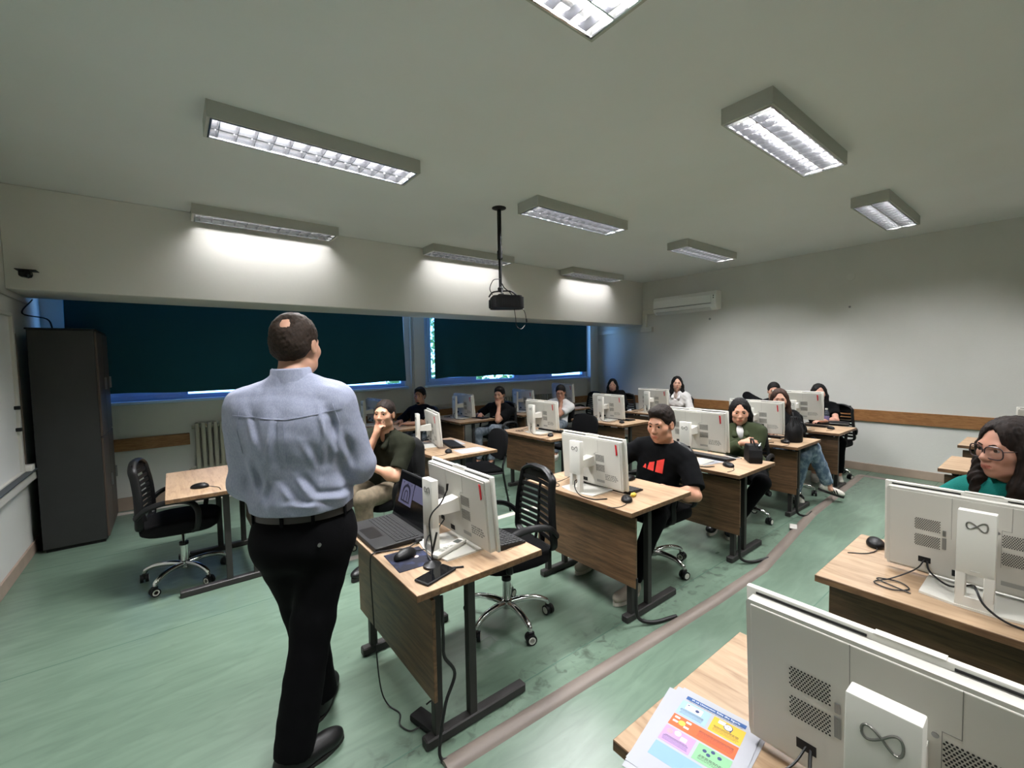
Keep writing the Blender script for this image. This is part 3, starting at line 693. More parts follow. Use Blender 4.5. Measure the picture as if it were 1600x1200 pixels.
# ------------------------------------------------------------------ chairs
def make_chair():
    t = empty('office_chair', (0, 0, 0), 0, 'x', 'chair', 'black wheeled office chairs')
    lg = MB().tube([(.02, 0, .115), (.10, 0, .125), (.19, 0, .12), (.255, 0, .095), (.27, 0, .07)], [.021, .02, .018, .016, .014], 10).mesh('base_leg', M_CHROME, True, 60)
    ca = MB().cyl((-.0, -.026, .03), (0, -.006, .03), .030, n=18).cyl((0, .006, .03), (0, .026, .03), .030, n=18).rbox((-.02, -.012, .025), (.02, .012, .072), .006, 1).mesh('caster', M_DARK, True)
    cr = MB().lathe([(.021, -.0275), (.021, -.0262), (.014, -.0262), (.014, -.0275)], 18).mesh('wheel_ring', M_SHELL, True)
    for k in range(5):
        a = R(72 * k + 20)
        l = link('base_leg', lg, t, rot=(0, 0, a))
        c = link('caster', ca, l, (.272, 0, 0), (0, 0, R(40 + 37 * k)))
        link('wheel_ring', cr, c, (0, 0, .03), (R(90), 0, 0)); link('wheel_ring', cr, c, (0, 0, .03), (R(-90), 0, 0))
    MB().lathe([(.03, .085), (.034, .10), (.034, .135), (.026, .14), (.026, .27)], 18).lathe([(.013, .27), (.013, .40)], 12).build('gas_lift', M_CHROME, t, smooth=True)
    MB().lathe([(.03, .262), (.03, .285), (.016, .288)], 16).build('lift_collar', M_BLACK, t, smooth=True)
    MB().rbox((-.12, -.09, .375), (.12, .09, .415), .012, 2).tube([(.0, -.08, .39), (.02, -.16, .38), (.03, -.235, .34)], .007, 8).build('tilt_mechanism', M_BLACK, t, smooth=True)
    # padded seat
    seat = MB(); N = 28; prof = [(.0, .41), (.9, .41), (.985, .425), (1., .445), (.985, .47), (.93, .485), (.6, .492), (0, .488)]
    vs = []; fs = []
    for (r, z) in prof:
        for i in range(N):
            a = 2 * math.pi * i / N; ex = 3.6
            vs.append((math.copysign(abs(math.cos(a)) ** (2 / ex), math.cos(a)) * .245 * r, math.copysign(abs(math.sin(a)) ** (2 / ex), math.sin(a)) * .245 * r, z + (.012 * r * r * (1 - abs(math.cos(a))) if z > .46 else 0)))
    for k in range(len(prof) - 1):
        for i in range(N): fs.append((k * N + i, k * N + (i + 1) % N, (k + 1) * N + (i + 1) % N, (k + 1) * N + i))
    seat.raw(vs, fs).build('seat', M_FABRIC, t, smooth=True)
    # backrest: closed rounded frame with horizontal slats
    def bx(z): return -.215 - .10 * max(0, (z - .50)) - .10 * max(0, z - .72) ** 2 + .02 * math.sin((z - .5) * 6)
    def hwid(z): return .215 - .075 * ((z - .52) / .50) ** 1.5 if z > .52 else .215
    Z = [.50, .58, .66, .75, .84, .90]
    loop = [(bx(z), hwid(z), z) for z in Z] + [(bx(.94), .08, .94), (bx(.945), 0, .945), (bx(.94), -.08, .94)] + [(bx(z), -hwid(z), z) for z in Z[::-1]] + [(bx(.475), -.15, .475), (bx(.465), 0, .465), (bx(.475), .15, .475)]
    fr = MB().tube(loop, .02, 10, closed=True, flat=(.026, .014)).build('back_frame', M_DARK, t, smooth=True)
    for z in (.525, .565, .605, .645, .685, .725, .765, .805, .85, .885, .915):
        h = .0155 if z < .83 else (.016 if z < .87 else .024); w_ = hwid(z)
        MB().tube([(bx(z), -w_ + .01, z + .006), (bx(z) - .022, -w_ * .5, z), (bx(z) - .03, 0, z), (bx(z) - .022, w_ * .5, z), (bx(z), w_ - .01, z + .006)], .01, 6, flat=(.006, h)).build('slat', M_DARK, fr, smooth=True)
    MB().tube([(bx(.48), 0, .47), (bx(.6) - .03, 0, .6), (bx(.75) - .032, 0, .75), (bx(.85) - .03, 0, .85)], .014, 8, flat=(.016, .010)).build('spine', M_DARK, fr, smooth=True)
    MB().tube([(-.05, 0, .40), (-.20, 0, .40), (-.262, 0, .44), (-.275, 0, .54)], .02, 8, flat=(.03, .012)).build('back_bracket', M_BLACK, t, smooth=True)
    for s in (-1, 1):
        MB().tube([(.09, s * .215, .42), (.12, s * .268, .46), (.13, s * .275, .58), (.08, s * .272, .655), (-.05, s * .27, .668), (-.16, s * .262, .64), (-.235, s * .225, .57)], .016, 8, flat=(.021, .013)).build('armrest', M_DARK, t, smooth=True)
    return t
CHAIRS = [((1.60, 2.14), 171, 'empty black office chair at the desk with the laptop'),
          ((.02, 4.17), -8, 'empty black office chair left of the standing man'),
          ((2.93, 1.98), 176, 'black office chair under the student with the red shirt print'),
          ((4.46, 2.02), 188, 'black office chair under the woman in green'),
          ((5.68, 2.02), 208, 'black office chair under the woman in torn jeans'),
          ((6.98, 2.0), 170, 'black office chair beside the back wall rail, right of the bottle'),
          ((1.42, 3.66), 200, 'black office chair with looped arms under the bearded student'),
          ((6.95, 4.24), 180, 'black office chair under the woman in the white shirt'),
          ((7.10, 2.72), 182, 'black office chair under the man behind the woman with brown hair'),
          ((6.68, 5.24), 190, 'black office chair under the woman with long black hair in the corner'),
          ((2.86, 5.95), 185, 'black office chair under the dark shirted student below the pillar'),
          ((4.08, 5.62), 185, 'black office chair under the student holding his chin'),
          ((6.62, 6.02), 178, 'empty black office chair in the far window corner'),
          ((2.98, .10), 168, 'black office chair under the woman in teal')]
_c = make_chair(); _done = False
for (x, y), rz, lab in CHAIRS:
    o = copy_tree(_c) if _done else _c; _done = True
    o.location = (x, y, 0); o.rotation_euler = (0, 0, R(rz)); o['label'] = lab

def make_visitor():
    t = empty('visitor_chair', (0, 0, 0), 0, 'x', 'chair', 'black four legged visitor chairs')
    MB().rbox((-.20, -.23, .43), (.22, .23, .475), .02, 3).build('seat', M_FABRIC, t, smooth=True)
    pts = []
    for k in range(28):
        a = 2 * math.pi * k / 28; pts.append((math.copysign(abs(math.cos(a)) ** .62, math.cos(a)) * .235, .70 + math.copysign(abs(math.sin(a)) ** .62, math.sin(a)) * .165))
    vs = []; n = 28
    for x, s in ((-.215, .94), (-.225, 1), (-.25, 1), (-.262, .92)):
        for (y, z) in pts: vs.append((x - .03 * (y / .235) ** 2 * -1 - (z - .53) * .14, y * s, .70 + (z - .70) * s))
    fs = [(k * n + i, k * n + (i + 1) % n, (k + 1) * n + (i + 1) % n, (k + 1) * n + i) for k in range(3) for i in range(n)] + [tuple(range(n)), tuple(range(4 * n - 1, 3 * n - 1, -1))]
    MB().raw(vs, fs).build('backrest', M_FABRIC, t, smooth=True)
    for s in (-1, 1):
        MB().tube([(.20, s * .235, .0), (.17, s * .235, .44)], .012, 8, smooth=False).build('leg', M_DARK, t, smooth=True)
        MB().tube([(-.27, s * .235, .0), (-.19, s * .235, .44), (-.215, s * .22, .56), (-.24, s * .20, .66)], .012, 8).build('leg', M_DARK, t, smooth=True)
        MB().cyl((-.19, s * .235, .43), (.17, s * .235, .43), .011, n=8).build('side_rail', M_DARK, t, smooth=True)
    return t
_v = make_visitor(); _v.location = (2.62, 3.98, 0); _v.rotation_euler = (0, 0, R(168)); _v['label'] = 'black visitor chair with padded back at the middle desk'
o = copy_tree(_v); o.location = (4.22, 4.10, 0); o.rotation_euler = (0, 0, R(178)); o['label'] = 'black visitor chair half hidden behind the central monitor'
o = copy_tree(_v); o.location = (5.13, 5.40, 0); o.rotation_euler = (0, 0, R(180)); o['label'] = 'black visitor chair under the student in the white shirt'
# ------------------------------------------------------------------ organic surfaces (signed distance fields -> one closed mesh)
f32 = np.float32
def V(*a): return np.array(a if len(a) > 1 else a[0], float)
def cone(a, b, ra, rb, k=.02, m='+', flat=False): return dict(t='c', a=V(a), b=V(b), ra=ra, rb=rb, k=k, m=m, flat=flat)
def ell(c, r, k=.02, m='+', rot=None): return dict(t='e', c=V(c), r=V(r), k=k, m=m, rot=np.eye(3) if rot is None else np.array(rot))
def _bb(p):
    if p['t'] == 'c':
        R_ = max(p['ra'], p['rb']); return np.minimum(p['a'], p['b']) - R_, np.maximum(p['a'], p['b']) + R_
    e = np.abs(p['rot'].T) @ p['r']; return p['c'] - e, p['c'] + e
class Field:
    def __init__(s, lo, hi, h):
        s.h = h; s.lo = V(lo); s.n = np.ceil((V(hi) - s.lo) / h).astype(int) + 1
        s.ax = [(s.lo[i] + h * np.arange(s.n[i])).astype(f32) for i in range(3)]
        s.F = np.full(s.n, .12, f32)
    def xyz(s): return s.ax[0][:, None, None], s.ax[1][None, :, None], s.ax[2][None, None, :]
    def apply(s, prims):
        for p in prims:
            lo, hi = _bb(p); pad = p['k'] + 3 * s.h + .012
            i0 = np.clip(((lo - pad - s.lo) / s.h).astype(int), 0, s.n); i1 = np.clip(((hi + pad - s.lo) / s.h).astype(int) + 2, 0, s.n)
            if np.any(i1 <= i0): continue
            sl = tuple(slice(a, b) for a, b in zip(i0, i1))
            x = s.ax[0][sl[0]][:, None, None]; y = s.ax[1][sl[1]][None, :, None]; z = s.ax[2][sl[2]][None, None, :]
            if p['t'] == 'c':
                a, b = p['a'], p['b']; ba = b - a; L2 = max(ba @ ba, 1e-9)
                dx, dy, dz = x - f32(a[0]), y - f32(a[1]), z - f32(a[2])
                tt = (dx * f32(ba[0]) + dy * f32(ba[1]) + dz * f32(ba[2])) / f32(L2); t = np.clip(tt, 0, 1)
                d = np.sqrt((dx - t * f32(ba[0])) ** 2 + (dy - t * f32(ba[1])) ** 2 + (dz - t * f32(ba[2])) ** 2) - (p['ra'] + t * (p['rb'] - p['ra']))
                if p['flat']:
                    L = math.sqrt(L2); tq = tt * L
                    if p['flat'] in (True, 'b'): d = np.maximum(d, tq - L)
                    if p['flat'] in (True, 'a'): d = np.maximum(d, -tq)
            else:
                c, r, M = p['c'], p['r'], p['rot']
                dx, dy, dz = x - f32(c[0]), y - f32(c[1]), z - f32(c[2])
                q = [dx * f32(M[i][0]) + dy * f32(M[i][1]) + dz * f32(M[i][2]) for i in range(3)]
                k0 = np.sqrt(sum((q[i] / f32(r[i])) ** 2 for i in range(3))); k1 = np.sqrt(sum((q[i] / f32(r[i] ** 2)) ** 2 for i in range(3))) + 1e-6
                d = k0 * (k0 - 1) / k1
            A = s.F[sl]; k = max(p['k'], 1e-4)
            if p['m'] == '+':
                h = np.clip(.5 + .5 * (d - A) / k, 0, 1); s.F[sl] = d * (1 - h) + A * h - k * h * (1 - h)
            else:
                d = -d; h = np.clip(.5 - .5 * (d - A) / k, 0, 1); s.F[sl] = d * (1 - h) + A * h + k * h * (1 - h)
        return s
    def mesh(s, smooth=1):
        F = s.F; n = s.n; h = s.h
        F = F.copy()
        for ax in range(3):                                   # close the border
            sl = [slice(None)] * 3
            for e in (0, -1): sl[ax] = e; F[tuple(sl)] = np.maximum(F[tuple(sl)], 1e-3); sl[ax] = slice(None)
        neg = F < 0
        c = [neg[i:n[0] - 1 + i, j:n[1] - 1 + j, k:n[2] - 1 + k] for i in (0, 1) for j in (0, 1) for k in (0, 1)]
        sm = sum(q.astype(np.int8) for q in c); act = (sm > 0) & (sm < 8)
        I = np.argwhere(act); K = len(I)
        idx = -np.ones(act.shape, np.int32); idx[act] = np.arange(K)
        cor = [(i, j, k) for i in (0, 1) for j in (0, 1) for k in (0, 1)]
        val = np.stack([F[I[:, 0] + a, I[:, 1] + b, I[:, 2] + d] for a, b, d in cor], 1)
        P = np.zeros((K, 3)); W = np.zeros(K)
        for a in range(8):
            for b in range(a + 1, 8):
                if sum(abs(cor[a][q] - cor[b][q]) for q in range(3)) != 1: continue
                va, vb = val[:, a], val[:, b]; cr = (va < 0) != (vb < 0)
                t = np.where(cr, va / np.where(cr, va - vb, 1), 0)
                for q in range(3): P[:, q] += np.where(cr, cor[a][q] + t * (cor[b][q] - cor[a][q]), 0)
                W += cr
        P = I + P / W[:, None]
        Q = []
        for ax in range(3):
            o = [q for q in range(3) if q != ax]
            a = [slice(0, n[q] - 1) if q == ax else slice(1, n[q] - 1) for q in range(3)]; b = list(a); b[ax] = slice(1, n[ax])
            A, B = neg[tuple(a)], neg[tuple(b)]
            E = np.argwhere(A != B); E0 = E.copy()
            for q in o: E0[:, q] += 1
            fl = A[tuple(E.T)]
            def at(d0, d1):
                J = E0.copy(); J[:, o[0]] += d0; J[:, o[1]] += d1; return idx[tuple(J.T)]
            q4 = np.stack([at(-1, -1), at(0, -1), at(0, 0), at(-1, 0)], 1)
            if ax == 1: fl = ~fl
            q4[~fl] = q4[~fl][:, ::-1]; Q.append(q4)
        Q = np.concatenate(Q); Q = Q[(Q >= 0).all(1)]
        for _ in range(smooth):
            S = np.zeros_like(P); Wn = np.zeros(K)
            for a, b in ((0, 1), (1, 2), (2, 3), (3, 0)):
                for q in range(3):
                    S[:, q] += np.bincount(Q[:, a], P[Q[:, b], q], K) + np.bincount(Q[:, b], P[Q[:, a], q], K)
                Wn += np.bincount(Q[:, a], minlength=K) + np.bincount(Q[:, b], minlength=K)
            P = P * .5 + .5 * S / np.maximum(Wn, 1)[:, None]
        return s.lo + P * h, Q
def grid_for(prims, h, pad=.02):
    B = [_bb(p) for p in prims if p['m'] == '+']
    return Field(np.min([b[0] for b in B], 0) - pad, np.max([b[1] for b in B], 0) + pad, h)
def wob(x, y, z, seed, freq, n=6):
    r = random.Random(seed); o = 0
    for i in range(n):
        k = V(r.gauss(0, 1), r.gauss(0, 1), r.gauss(0, 1)); k = k / np.linalg.norm(k) * freq * r.uniform(.6, 1.7)
        o = o + np.sin(f32(k[0]) * x + f32(k[1]) * y + f32(k[2]) * z + f32(r.uniform(0, 6.28)))
    return o / n
def np_mesh(name, Pv, Q, mats, midx=None):
    me = bpy.data.meshes.new(name); K = len(Pv); N = len(Q)
    me.vertices.add(K); me.vertices.foreach_set('co', Pv.astype(f32).ravel())
    me.loops.add(N * 4); me.loops.foreach_set('vertex_index', Q.astype(np.int32).ravel())
    me.polygons.add(N); me.polygons.foreach_set('loop_start', np.arange(0, 4 * N, 4, dtype=np.int32))
    me.polygons.foreach_set('use_smooth', np.ones(N, bool))
    for m in (mats if isinstance(mats, (list, tuple)) else [mats]): me.materials.append(m)
    if midx is not None: me.polygons.foreach_set('material_index', midx.astype(np.int32))
    me.update(calc_edges=True); me.validate(); return me
def sdf_obj(name, prims, h, mats, parent, disp=None, smooth=1, pad=.02, midf=None):
    fd = grid_for(prims, h, pad).apply(prims)
    if disp is not None: fd.F += disp(*fd.xyz()).astype(f32)
    P, Q = fd.mesh(smooth)
    mi = midf(P[Q].mean(1)) if midf is not None else None
    return link(name, np_mesh(name, P, Q, mats, mi), parent)

# ------------------------------------------------------------------ people
def rotm(yaw=0, pitch=0, roll=0):
    cy, sy, cp, sp, cr, sr = math.cos(yaw), math.sin(yaw), math.cos(pitch), math.sin(pitch), math.cos(roll), math.sin(roll)
    Rz = np.array([[cy, -sy, 0], [sy, cy, 0], [0, 0, 1]]); Rx = np.array([[1, 0, 0], [0, cp, -sp], [0, sp, cp]]); Ry = np.array([[cr, 0, sr], [0, 1, 0], [-sr, 0, cr]])
    return Rz @ Rx @ Ry
def unit(v): v = V(v); return v / max(np.linalg.norm(v), 1e-9)
def ik(S, T, a, b, pole):
    S, T = V(S), V(T); d = T - S; L = np.linalg.norm(d)
    if L > (a + b) * .995: d = d / L * (a + b) * .995; T = S + d; L = np.linalg.norm(d)
    u = d / L; x = (a * a - b * b + L * L) / (2 * L); hgt = math.sqrt(max(a * a - x * x, 0))
    p = V(pole); p = unit(p - u * (p @ u)); return S + u * x + p * hgt, T
def head_prims(c, M, s=1., fem=False, neck=None):
    """c: centre between the ears; M: columns right, forward, up"""
    W = lambda p: c + M @ (V(p) * s)
    rot = M.T
    def e(p, r, k, m='+'): return ell(W(p), V(r) * s, k * s, m, rot)
    def k_(a, b, ra, rb, k, m='+'): return cone(W(a), W(b), ra * s, rb * s, k * s, m)
    j = .88 if fem else 1.0
    P = [e((0, -.014, .036), (.074, .094, .083), .01), e((0, .034, -.03), (.060 * (.97 if fem else 1), .058, .088), .03),
         e((0, .036, -.082), (.047 * j, .044, .032), .03), e((0, .068, -.099), (.021 * j, .018, .016), .02)]
    for q in (-1, 1):
        P += [e((q * .045, .052, -.022), (.024, .026, .024), .025), e((q * .05 * j, .012, -.075), (.02, .034, .026), .025)]
    P += [k_((-.036, .078, .022), (.036, .078, .022), .013 if not fem else .010, .013 if not fem else .010, .02)]
    for q in (-1, 1): P += [e((q * .031, .098, .004), (.021, .016, .0135), .012, '-')]
    P += [k_((0, .084, .014), (0, .104, -.026), .0075, .0115, .014), e((0, .104, -.030), (.0125, .0125, .0105), .008)]
    for q in (-1, 1): P += [e((q * .0125, .096, -.034), (.0085, .011, .0075), .007)]
    for q in (-1, 1): P += [k_((q * .020, .0885, .0145), (q * .043, .0765, .0105), .0055, .0045, .006), k_((q * .021, .0865, -.0062), (q * .042, .0765, -.0055), .0045, .0035, .007)]
    P += [e((0, .086, -.063), (.026, .014, .018), .014), k_((-.019, .088, -.0625), (0, .0965, -.0595), .004, .0052, .006), k_((.019, .088, -.0625), (0, .0965, -.0595), .004, .0052, .006),
          k_((-.015, .089, -.072), (.015, .089, -.072), .0055, .0055, .007), k_((-.021, .0935, -.0665), (.021, .0935, -.0665), .0016, .0016, .003, '-')]
    for q in (-1, 1):
        P += [ell(W((q * .077, -.008, -.006)), V(.008, .022, .032) * s, .008 * s, '+', rot), e((q * .0845, -.002, -.004), (.006, .012, .018), .006, '-')]
    if neck is not None:
        P += [cone(W((0, -.018, -.045)), neck, (.052 if not fem else .045) * s, (.060 if not fem else .052) * s, .03 * s)]
    return P
def hand_prims(w, d, n, side, curl=.35, s=1., spread=.25):
    """w wrist; d pointing along the fingers; n out of the palm; side: +1 thumb toward d x n"""
    d = unit(d); n = unit(V(n) - d * (V(n) @ d)); t = np.cross(d, n) * side
    P = [ell(w + d * .048 * s, V(.050, .041, .0155) * s, .012, '+', np.array([d, t, n])), cone(w, w + d * .03 * s, .027 * s, .026 * s, .02)]
    for i, (off, L, r) in enumerate(((.031, .072, .0088), (.0105, .080, .0092), (-.0105, .074, .0088), (-.030, .058, .0078))):
        b = w + d * (.088 - abs(off) * .25) * s + t * off * s; a = unit(d + t * off * spread * 8)
        seg = (.45, .30, .25); ang = 0; p = b
        for q in range(3):
            ang += curl * (1.15 if q == 0 else 1.35); dirv = a * math.cos(ang) + n * math.sin(ang)
            e = p + dirv * L * seg[q] * s; P.append(cone(p, e, r * s * (1 - .08 * q), r * s * (.94 - .1 * q), .006)); p = e
    b = w + d * .028 * s + t * .030 * s; a1 = unit(d * .75 + t * .62 + n * .25); e = b + a1 * .042 * s
    P.append(cone(b, e, .0125 * s, .0105 * s, .012)); a2 = unit(d * .95 + t * .1 + n * (.15 + curl * .5)); P.append(cone(e, e + a2 * .034 * s, .0102 * s, .0085 * s, .006))
    return P

def skin(name, c, lip): return mat('skin_' + name, tuple(int(v * .93) for v in c), .5, sss=.10, noise=(40, (1, 1, 1), 3, .35, .7), col2=tuple(int(v * .96) for v in c)), mat('lips_' + name, lip, .4)
M_EYEW = mat('eye_white', (172, 162, 156), .25); M_IRIS = mat('iris_dark', (40, 26, 18), .15)

def hair_short(c, M, s, m, parent, h, top=.018, quiff=0., bald=False, seed=1, side=.006):
    W = lambda p: c + M @ (V(p) * s); inv = M.T / s
    lo, hi = c - .17 * s, c + .17 * s
    fd = Field(lo, hi, h)
    fd.apply([ell(W((0, -.016, .036 + top * .35)), V(.0775 + side, .097 + side, .084 + top * .65) * s, .001, '+', M.T), ell(W((0, -.05, -.01)), V(.066 + side, .058 + side, .06) * s, .03 * s, '+', M.T)])
    if quiff: fd.apply([ell(W((.0, .055, .098)), V(.05, .04, quiff) * s, .03 * s, '+', M.T)])
    x, y, z = fd.xyz(); x, y, z = x - f32(c[0]), y - f32(c[1]), z - f32(c[2])
    q = [inv[i][0] * x + inv[i][1] * y + inv[i][2] * z for i in range(3)]
    zl = np.interp(q[1], [-.13, -.07, -.035, -.012, .012, .03, .05, .062, .10], [-.062, -.066, -.045, .005, .012, -.005, .03, .058, .074]).astype(f32)
    zl = zl + .006 * np.cos(q[0] * 60) * (q[1] > .04)
    fd.F = np.maximum(fd.F, ((zl - q[2]) * .75 * s).astype(f32))
    if bald: fd.apply([ell(W((.016, -.112, .101)), V(.036, .032, .038) * s, .026 * s, '-', M.T)])
    fd.F += (.0035 * wob(x, y, z, seed, 260, 8) + .0022 * wob(x, y, z, seed + 5, 640, 6)).astype(f32)
    P, Q = fd.mesh(0)
    return link('hair', np_mesh('hair', P, Q, m), parent)
def hair_long(c, M, s, m, parent, h, strands, seed=1, vol=1., part=0.):
    W = lambda p: c + M @ (V(p) * s); inv = M.T / s
    pr = [ell(W((0, -.02, .04)), V(.086 * vol, .104 * vol, .094 * vol) * s, .01, '+', M.T), ell(W((0, -.075, -.06)), V(.078 * vol, .05, .13) * s, .04, '+', M.T)]
    sub = [ell(W((part * .04, .110, -.022)), V(.053, .085, .098) * s, .010, '-', M.T), ell(W((part * .05, .105, .035)), V(.032, .07, .062) * s, .018, '-', M.T)]
    ch = []
    for pts, rr in strands:
        for a, b, ra, rb in zip(pts[:-1], pts[1:], rr[:-1], rr[1:]): ch.append(cone(W(a), W(b), ra * s, rb * s, .022))
    fd = grid_for(pr + ch, h).apply(pr).apply(sub).apply(ch)
    x, y, z = fd.xyz(); x, y, z = x - f32(c[0]), y - f32(c[1]), z - f32(c[2])
    q = [inv[i][0] * x + inv[i][1] * y + inv[i][2] * z for i in range(3)]
    th = np.arctan2(q[0], q[1] + .02)
    fd.F += (.0026 * np.sin(th * 34 + 9 * np.sin(q[2] * 14 + seed)) + .0016 * np.sin(th * 71 + 13 * np.sin(q[2] * 9)) + .002 * wob(x, y, z, seed, 60, 5)).astype(f32)
    P, Q = fd.mesh(1)
    return link('hair', np_mesh('hair', P, Q, m), parent)
def shoe(parent, ankle, yaw, m, sole_m, s=1., stripes=None, pitch=0.):
    """ankle: local position of the ankle above the ground contact"""
    M = rotm(yaw, pitch)
    W = lambda p: V(ankle) + M @ (V(p) * s)
    pr = [ell(W((0, .06, -.055)), V(.043, .125, .036) * s, .02, '+', M.T), ell(W((0, -.015, -.03)), V(.039, .055, .055) * s, .03, '+', M.T), ell(W((0, .13, -.06)), V(.042, .055, .026) * s, .02, '+', M.T)]
    fd = grid_for(pr, .006).apply(pr)
    x, y, z = fd.xyz(); n = M[:, 2]
    pl = -((x - f32(W((0, 0, -.078))[0])) * f32(n[0]) + (y - f32(W((0, 0, -.078))[1])) * f32(n[1]) + (z - f32(W((0, 0, -.078))[2])) * f32(n[2]))
    tp = -pl - f32(.093 * s)
    fd.F = np.maximum(np.maximum(fd.F, pl), tp)
    P, Q = fd.mesh(1); u = link('shoe', np_mesh('shoe', P, Q, m), parent)
    so = MB(); pts = []
    for k in range(24):
        a = 2 * math.pi * k / 24; pts.append((math.cos(a) * (.044 if math.sin(a) > 0 else .039) * s, (.06 + .133 * math.sin(a)) * s))
    so.prism(pts, 2, -.10 * s, -.076 * s); me = so.mesh('sole', sole_m)
    o = link('sole', me, u); o.matrix_local = Matrix.Translation(ankle) @ Matrix(M.tolist()).to_4x4()
    if stripes:
        for sd in (-1, 1):
            for k in range(3):
                y0 = .015 + .028 * k
                b = MB().raw([(sd * .0405 * s, (y0 + .03) * s, -.072 * s), (sd * .0405 * s, (y0 + .043) * s, -.072 * s), (sd * .033 * s, (y0 + .013) * s, -.035 * s), (sd * .033 * s, y0 * s, -.035 * s),
                              (sd * .047 * s, (y0 + .03) * s, -.072 * s), (sd * .047 * s, (y0 + .043) * s, -.072 * s), (sd * .040 * s, (y0 + .013) * s, -.033 * s), (sd * .040 * s, y0 * s, -.033 * s)],
                             [(0, 1, 2, 3), (4, 5, 6, 7), (0, 1, 5, 4), (1, 2, 6, 5), (2, 3, 7, 6), (3, 0, 4, 7)]).build('stripe', stripes, u)
                b.matrix_local = Matrix.Translation(ankle) @ Matrix(M.tolist()).to_4x4()
    return u

class Person:
    def __init__(s, label, pos, phi, pelvis, head, look, tone, fem=False, hs=1., h=.008, lips=None, sw=None, build=1.):
        """pos: floor point (world); phi: facing angle (deg); pelvis height; head: world xyz of the head top; look: (yaw deg world, pitch deg)"""
        s.t = empty('person', (pos[0], pos[1], 0), R(phi - 90), label, 'person')
        s.phi, s.pos, s.h, s.fem, s.hs, s.b = phi, pos, h, fem, hs, build
        s.sk, s.lip = skin('%d_%d_%d' % tone, tone, lips or (int(tone[0] * .88), int(tone[1] * .72), int(tone[2] * .72)))
        s.Mh = rotm(R(look[0] - phi), R(look[1]), R(look[2]) if len(look) > 2 else 0)
        top = s.L(head); s.hc = top - s.Mh @ V(0, -.01, .119) * hs
        s.pel = V(0, 0, pelvis); s.nb = s.hc + s.Mh @ V(0, -.03, -.10) * hs + V(0, -.005, -.065)
        s.up = unit(s.nb - s.pel); s.sw = sw or (.165 if fem else .19)
        s.rx = V(1, 0, 0); s.fw = unit(np.cross(s.up, s.rx)); s.rx = np.cross(s.fw, s.up)
        s.skinP = head_prims(s.hc, s.Mh, hs, fem, s.nb); s.arms = {}
    def L(s, w):
        a = -R(s.phi - 90); dx, dy = w[0] - s.pos[0], w[1] - s.pos[1]
        return V(dx * math.cos(a) - dy * math.sin(a), dx * math.sin(a) + dy * math.cos(a), w[2])
    def D(s, w):
        a = -R(s.phi - 90); return V(w[0] * math.cos(a) - w[1] * math.sin(a), w[0] * math.sin(a) + w[1] * math.cos(a), w[2])
    def twist(s, deg):
        a = R(deg); s.rx = unit(V(math.cos(a), math.sin(a), 0)); s.fw = unit(np.cross(s.up, s.rx)); s.rx = np.cross(s.fw, s.up)
    def spine(s, f, fwd=0.): return s.pel + (s.nb - s.pel) * f + s.fw * fwd
    def sho(s, q): return s.nb + s.rx * q * s.sw - s.up * getattr(s, 'drop', .065) - s.fw * .005
    def arm(s, q, wrist, pole, hd, hn, curl=.35, ua=.285, fa=.245, hsz=1.):
        """q +1 right, -1 left; everything in local coordinates"""
        S = s.sho(q); E, T = ik(S, wrist, ua, fa, pole); s.arms[q] = (S, E, T)
        b = s.b if not s.fem else .86
        s.skinP += [cone(S, E, .045 * b, .039 * b, .03), cone(E, T, .040 * b, .027 * b, .02), ell(E + (T - E) * .25, V(.043, .043, .06) * b, .03)]
        s.skinP += hand_prims(T, hd, hn, q, curl, (.96 if not s.fem else .86) * hsz)
    def torso_prims(s, g=0.):
        b = s.b; R_ = np.array([s.rx, s.fw, s.up]); w = .158 if not s.fem else .135
        P = [ell(s.spine(.0, .0), V((.168 if not s.fem else .172) * b + g, .122 * b + g, .12), .05, '+', R_), ell(s.spine(.32, -.012), V(w * .96 * b + g, .112 * b + g, .17), .06, '+', R_),
             ell(s.spine(.68, -.008), V(w * 1.06 * b + g, .112 * b + g, .17), .06, '+', R_), cone(s.sho(-1) + s.rx * .03, s.sho(1) - s.rx * .03, .058 + g, .058 + g, .06),
             cone(s.sho(-1) * .5 + s.nb * .5, s.nb - s.up * .01, .05 + g, .055 + g, .05), cone(s.sho(1) * .5 + s.nb * .5, s.nb - s.up * .01, .05 + g, .055 + g, .05)]
        if s.fem:
            for q in (-1, 1): P.append(ell(s.spine(.60, .085) + s.rx * q * .062, V(.058, .05, .055), .04, '+', R_))
        return P
    def body(s):
        core = [cone(s.pel, s.nb, .075, .06, .04), cone(s.sho(-1), s.sho(1), .035, .035, .04)]
        s.skinP = core + s.skinP
        c, M, hs = s.hc, s.Mh, s.hs
        def midf(C):
            q = (C - c) @ M / hs
            return ((np.abs(q[:, 0]) < .0215 - np.abs(q[:, 2] + .0665) * .9) & (np.abs(q[:, 2] + .0662) < .0095) & (q[:, 1] > .08)).astype(int)
        s.bo = sdf_obj('body', s.skinP, s.h, [s.sk, s.lip], s.t, smooth=1, midf=midf)
        for q in (-1, 1):
            p = c + M @ (V(q * .0315, .0745, .0042) * hs)
            me = MB().lathe([(.0005, -.0128 * hs)] + [(.0128 * hs * math.sin(a), -.0128 * hs * math.cos(a)) for a in np.linspace(.3, 2.84, 8)] + [(.0005, .0128 * hs)], 14).mesh('eye', M_EYEW, True, 180)
            e = link('eye', me, s.bo); e.location = p
            d = M @ V(0, 1, 0)
            MB().cyl(V(d) * .0095 * hs, V(d) * .0133 * hs, .0068 * hs, n=12).build('iris', M_IRIS, s.bo, loc=p)
        return s
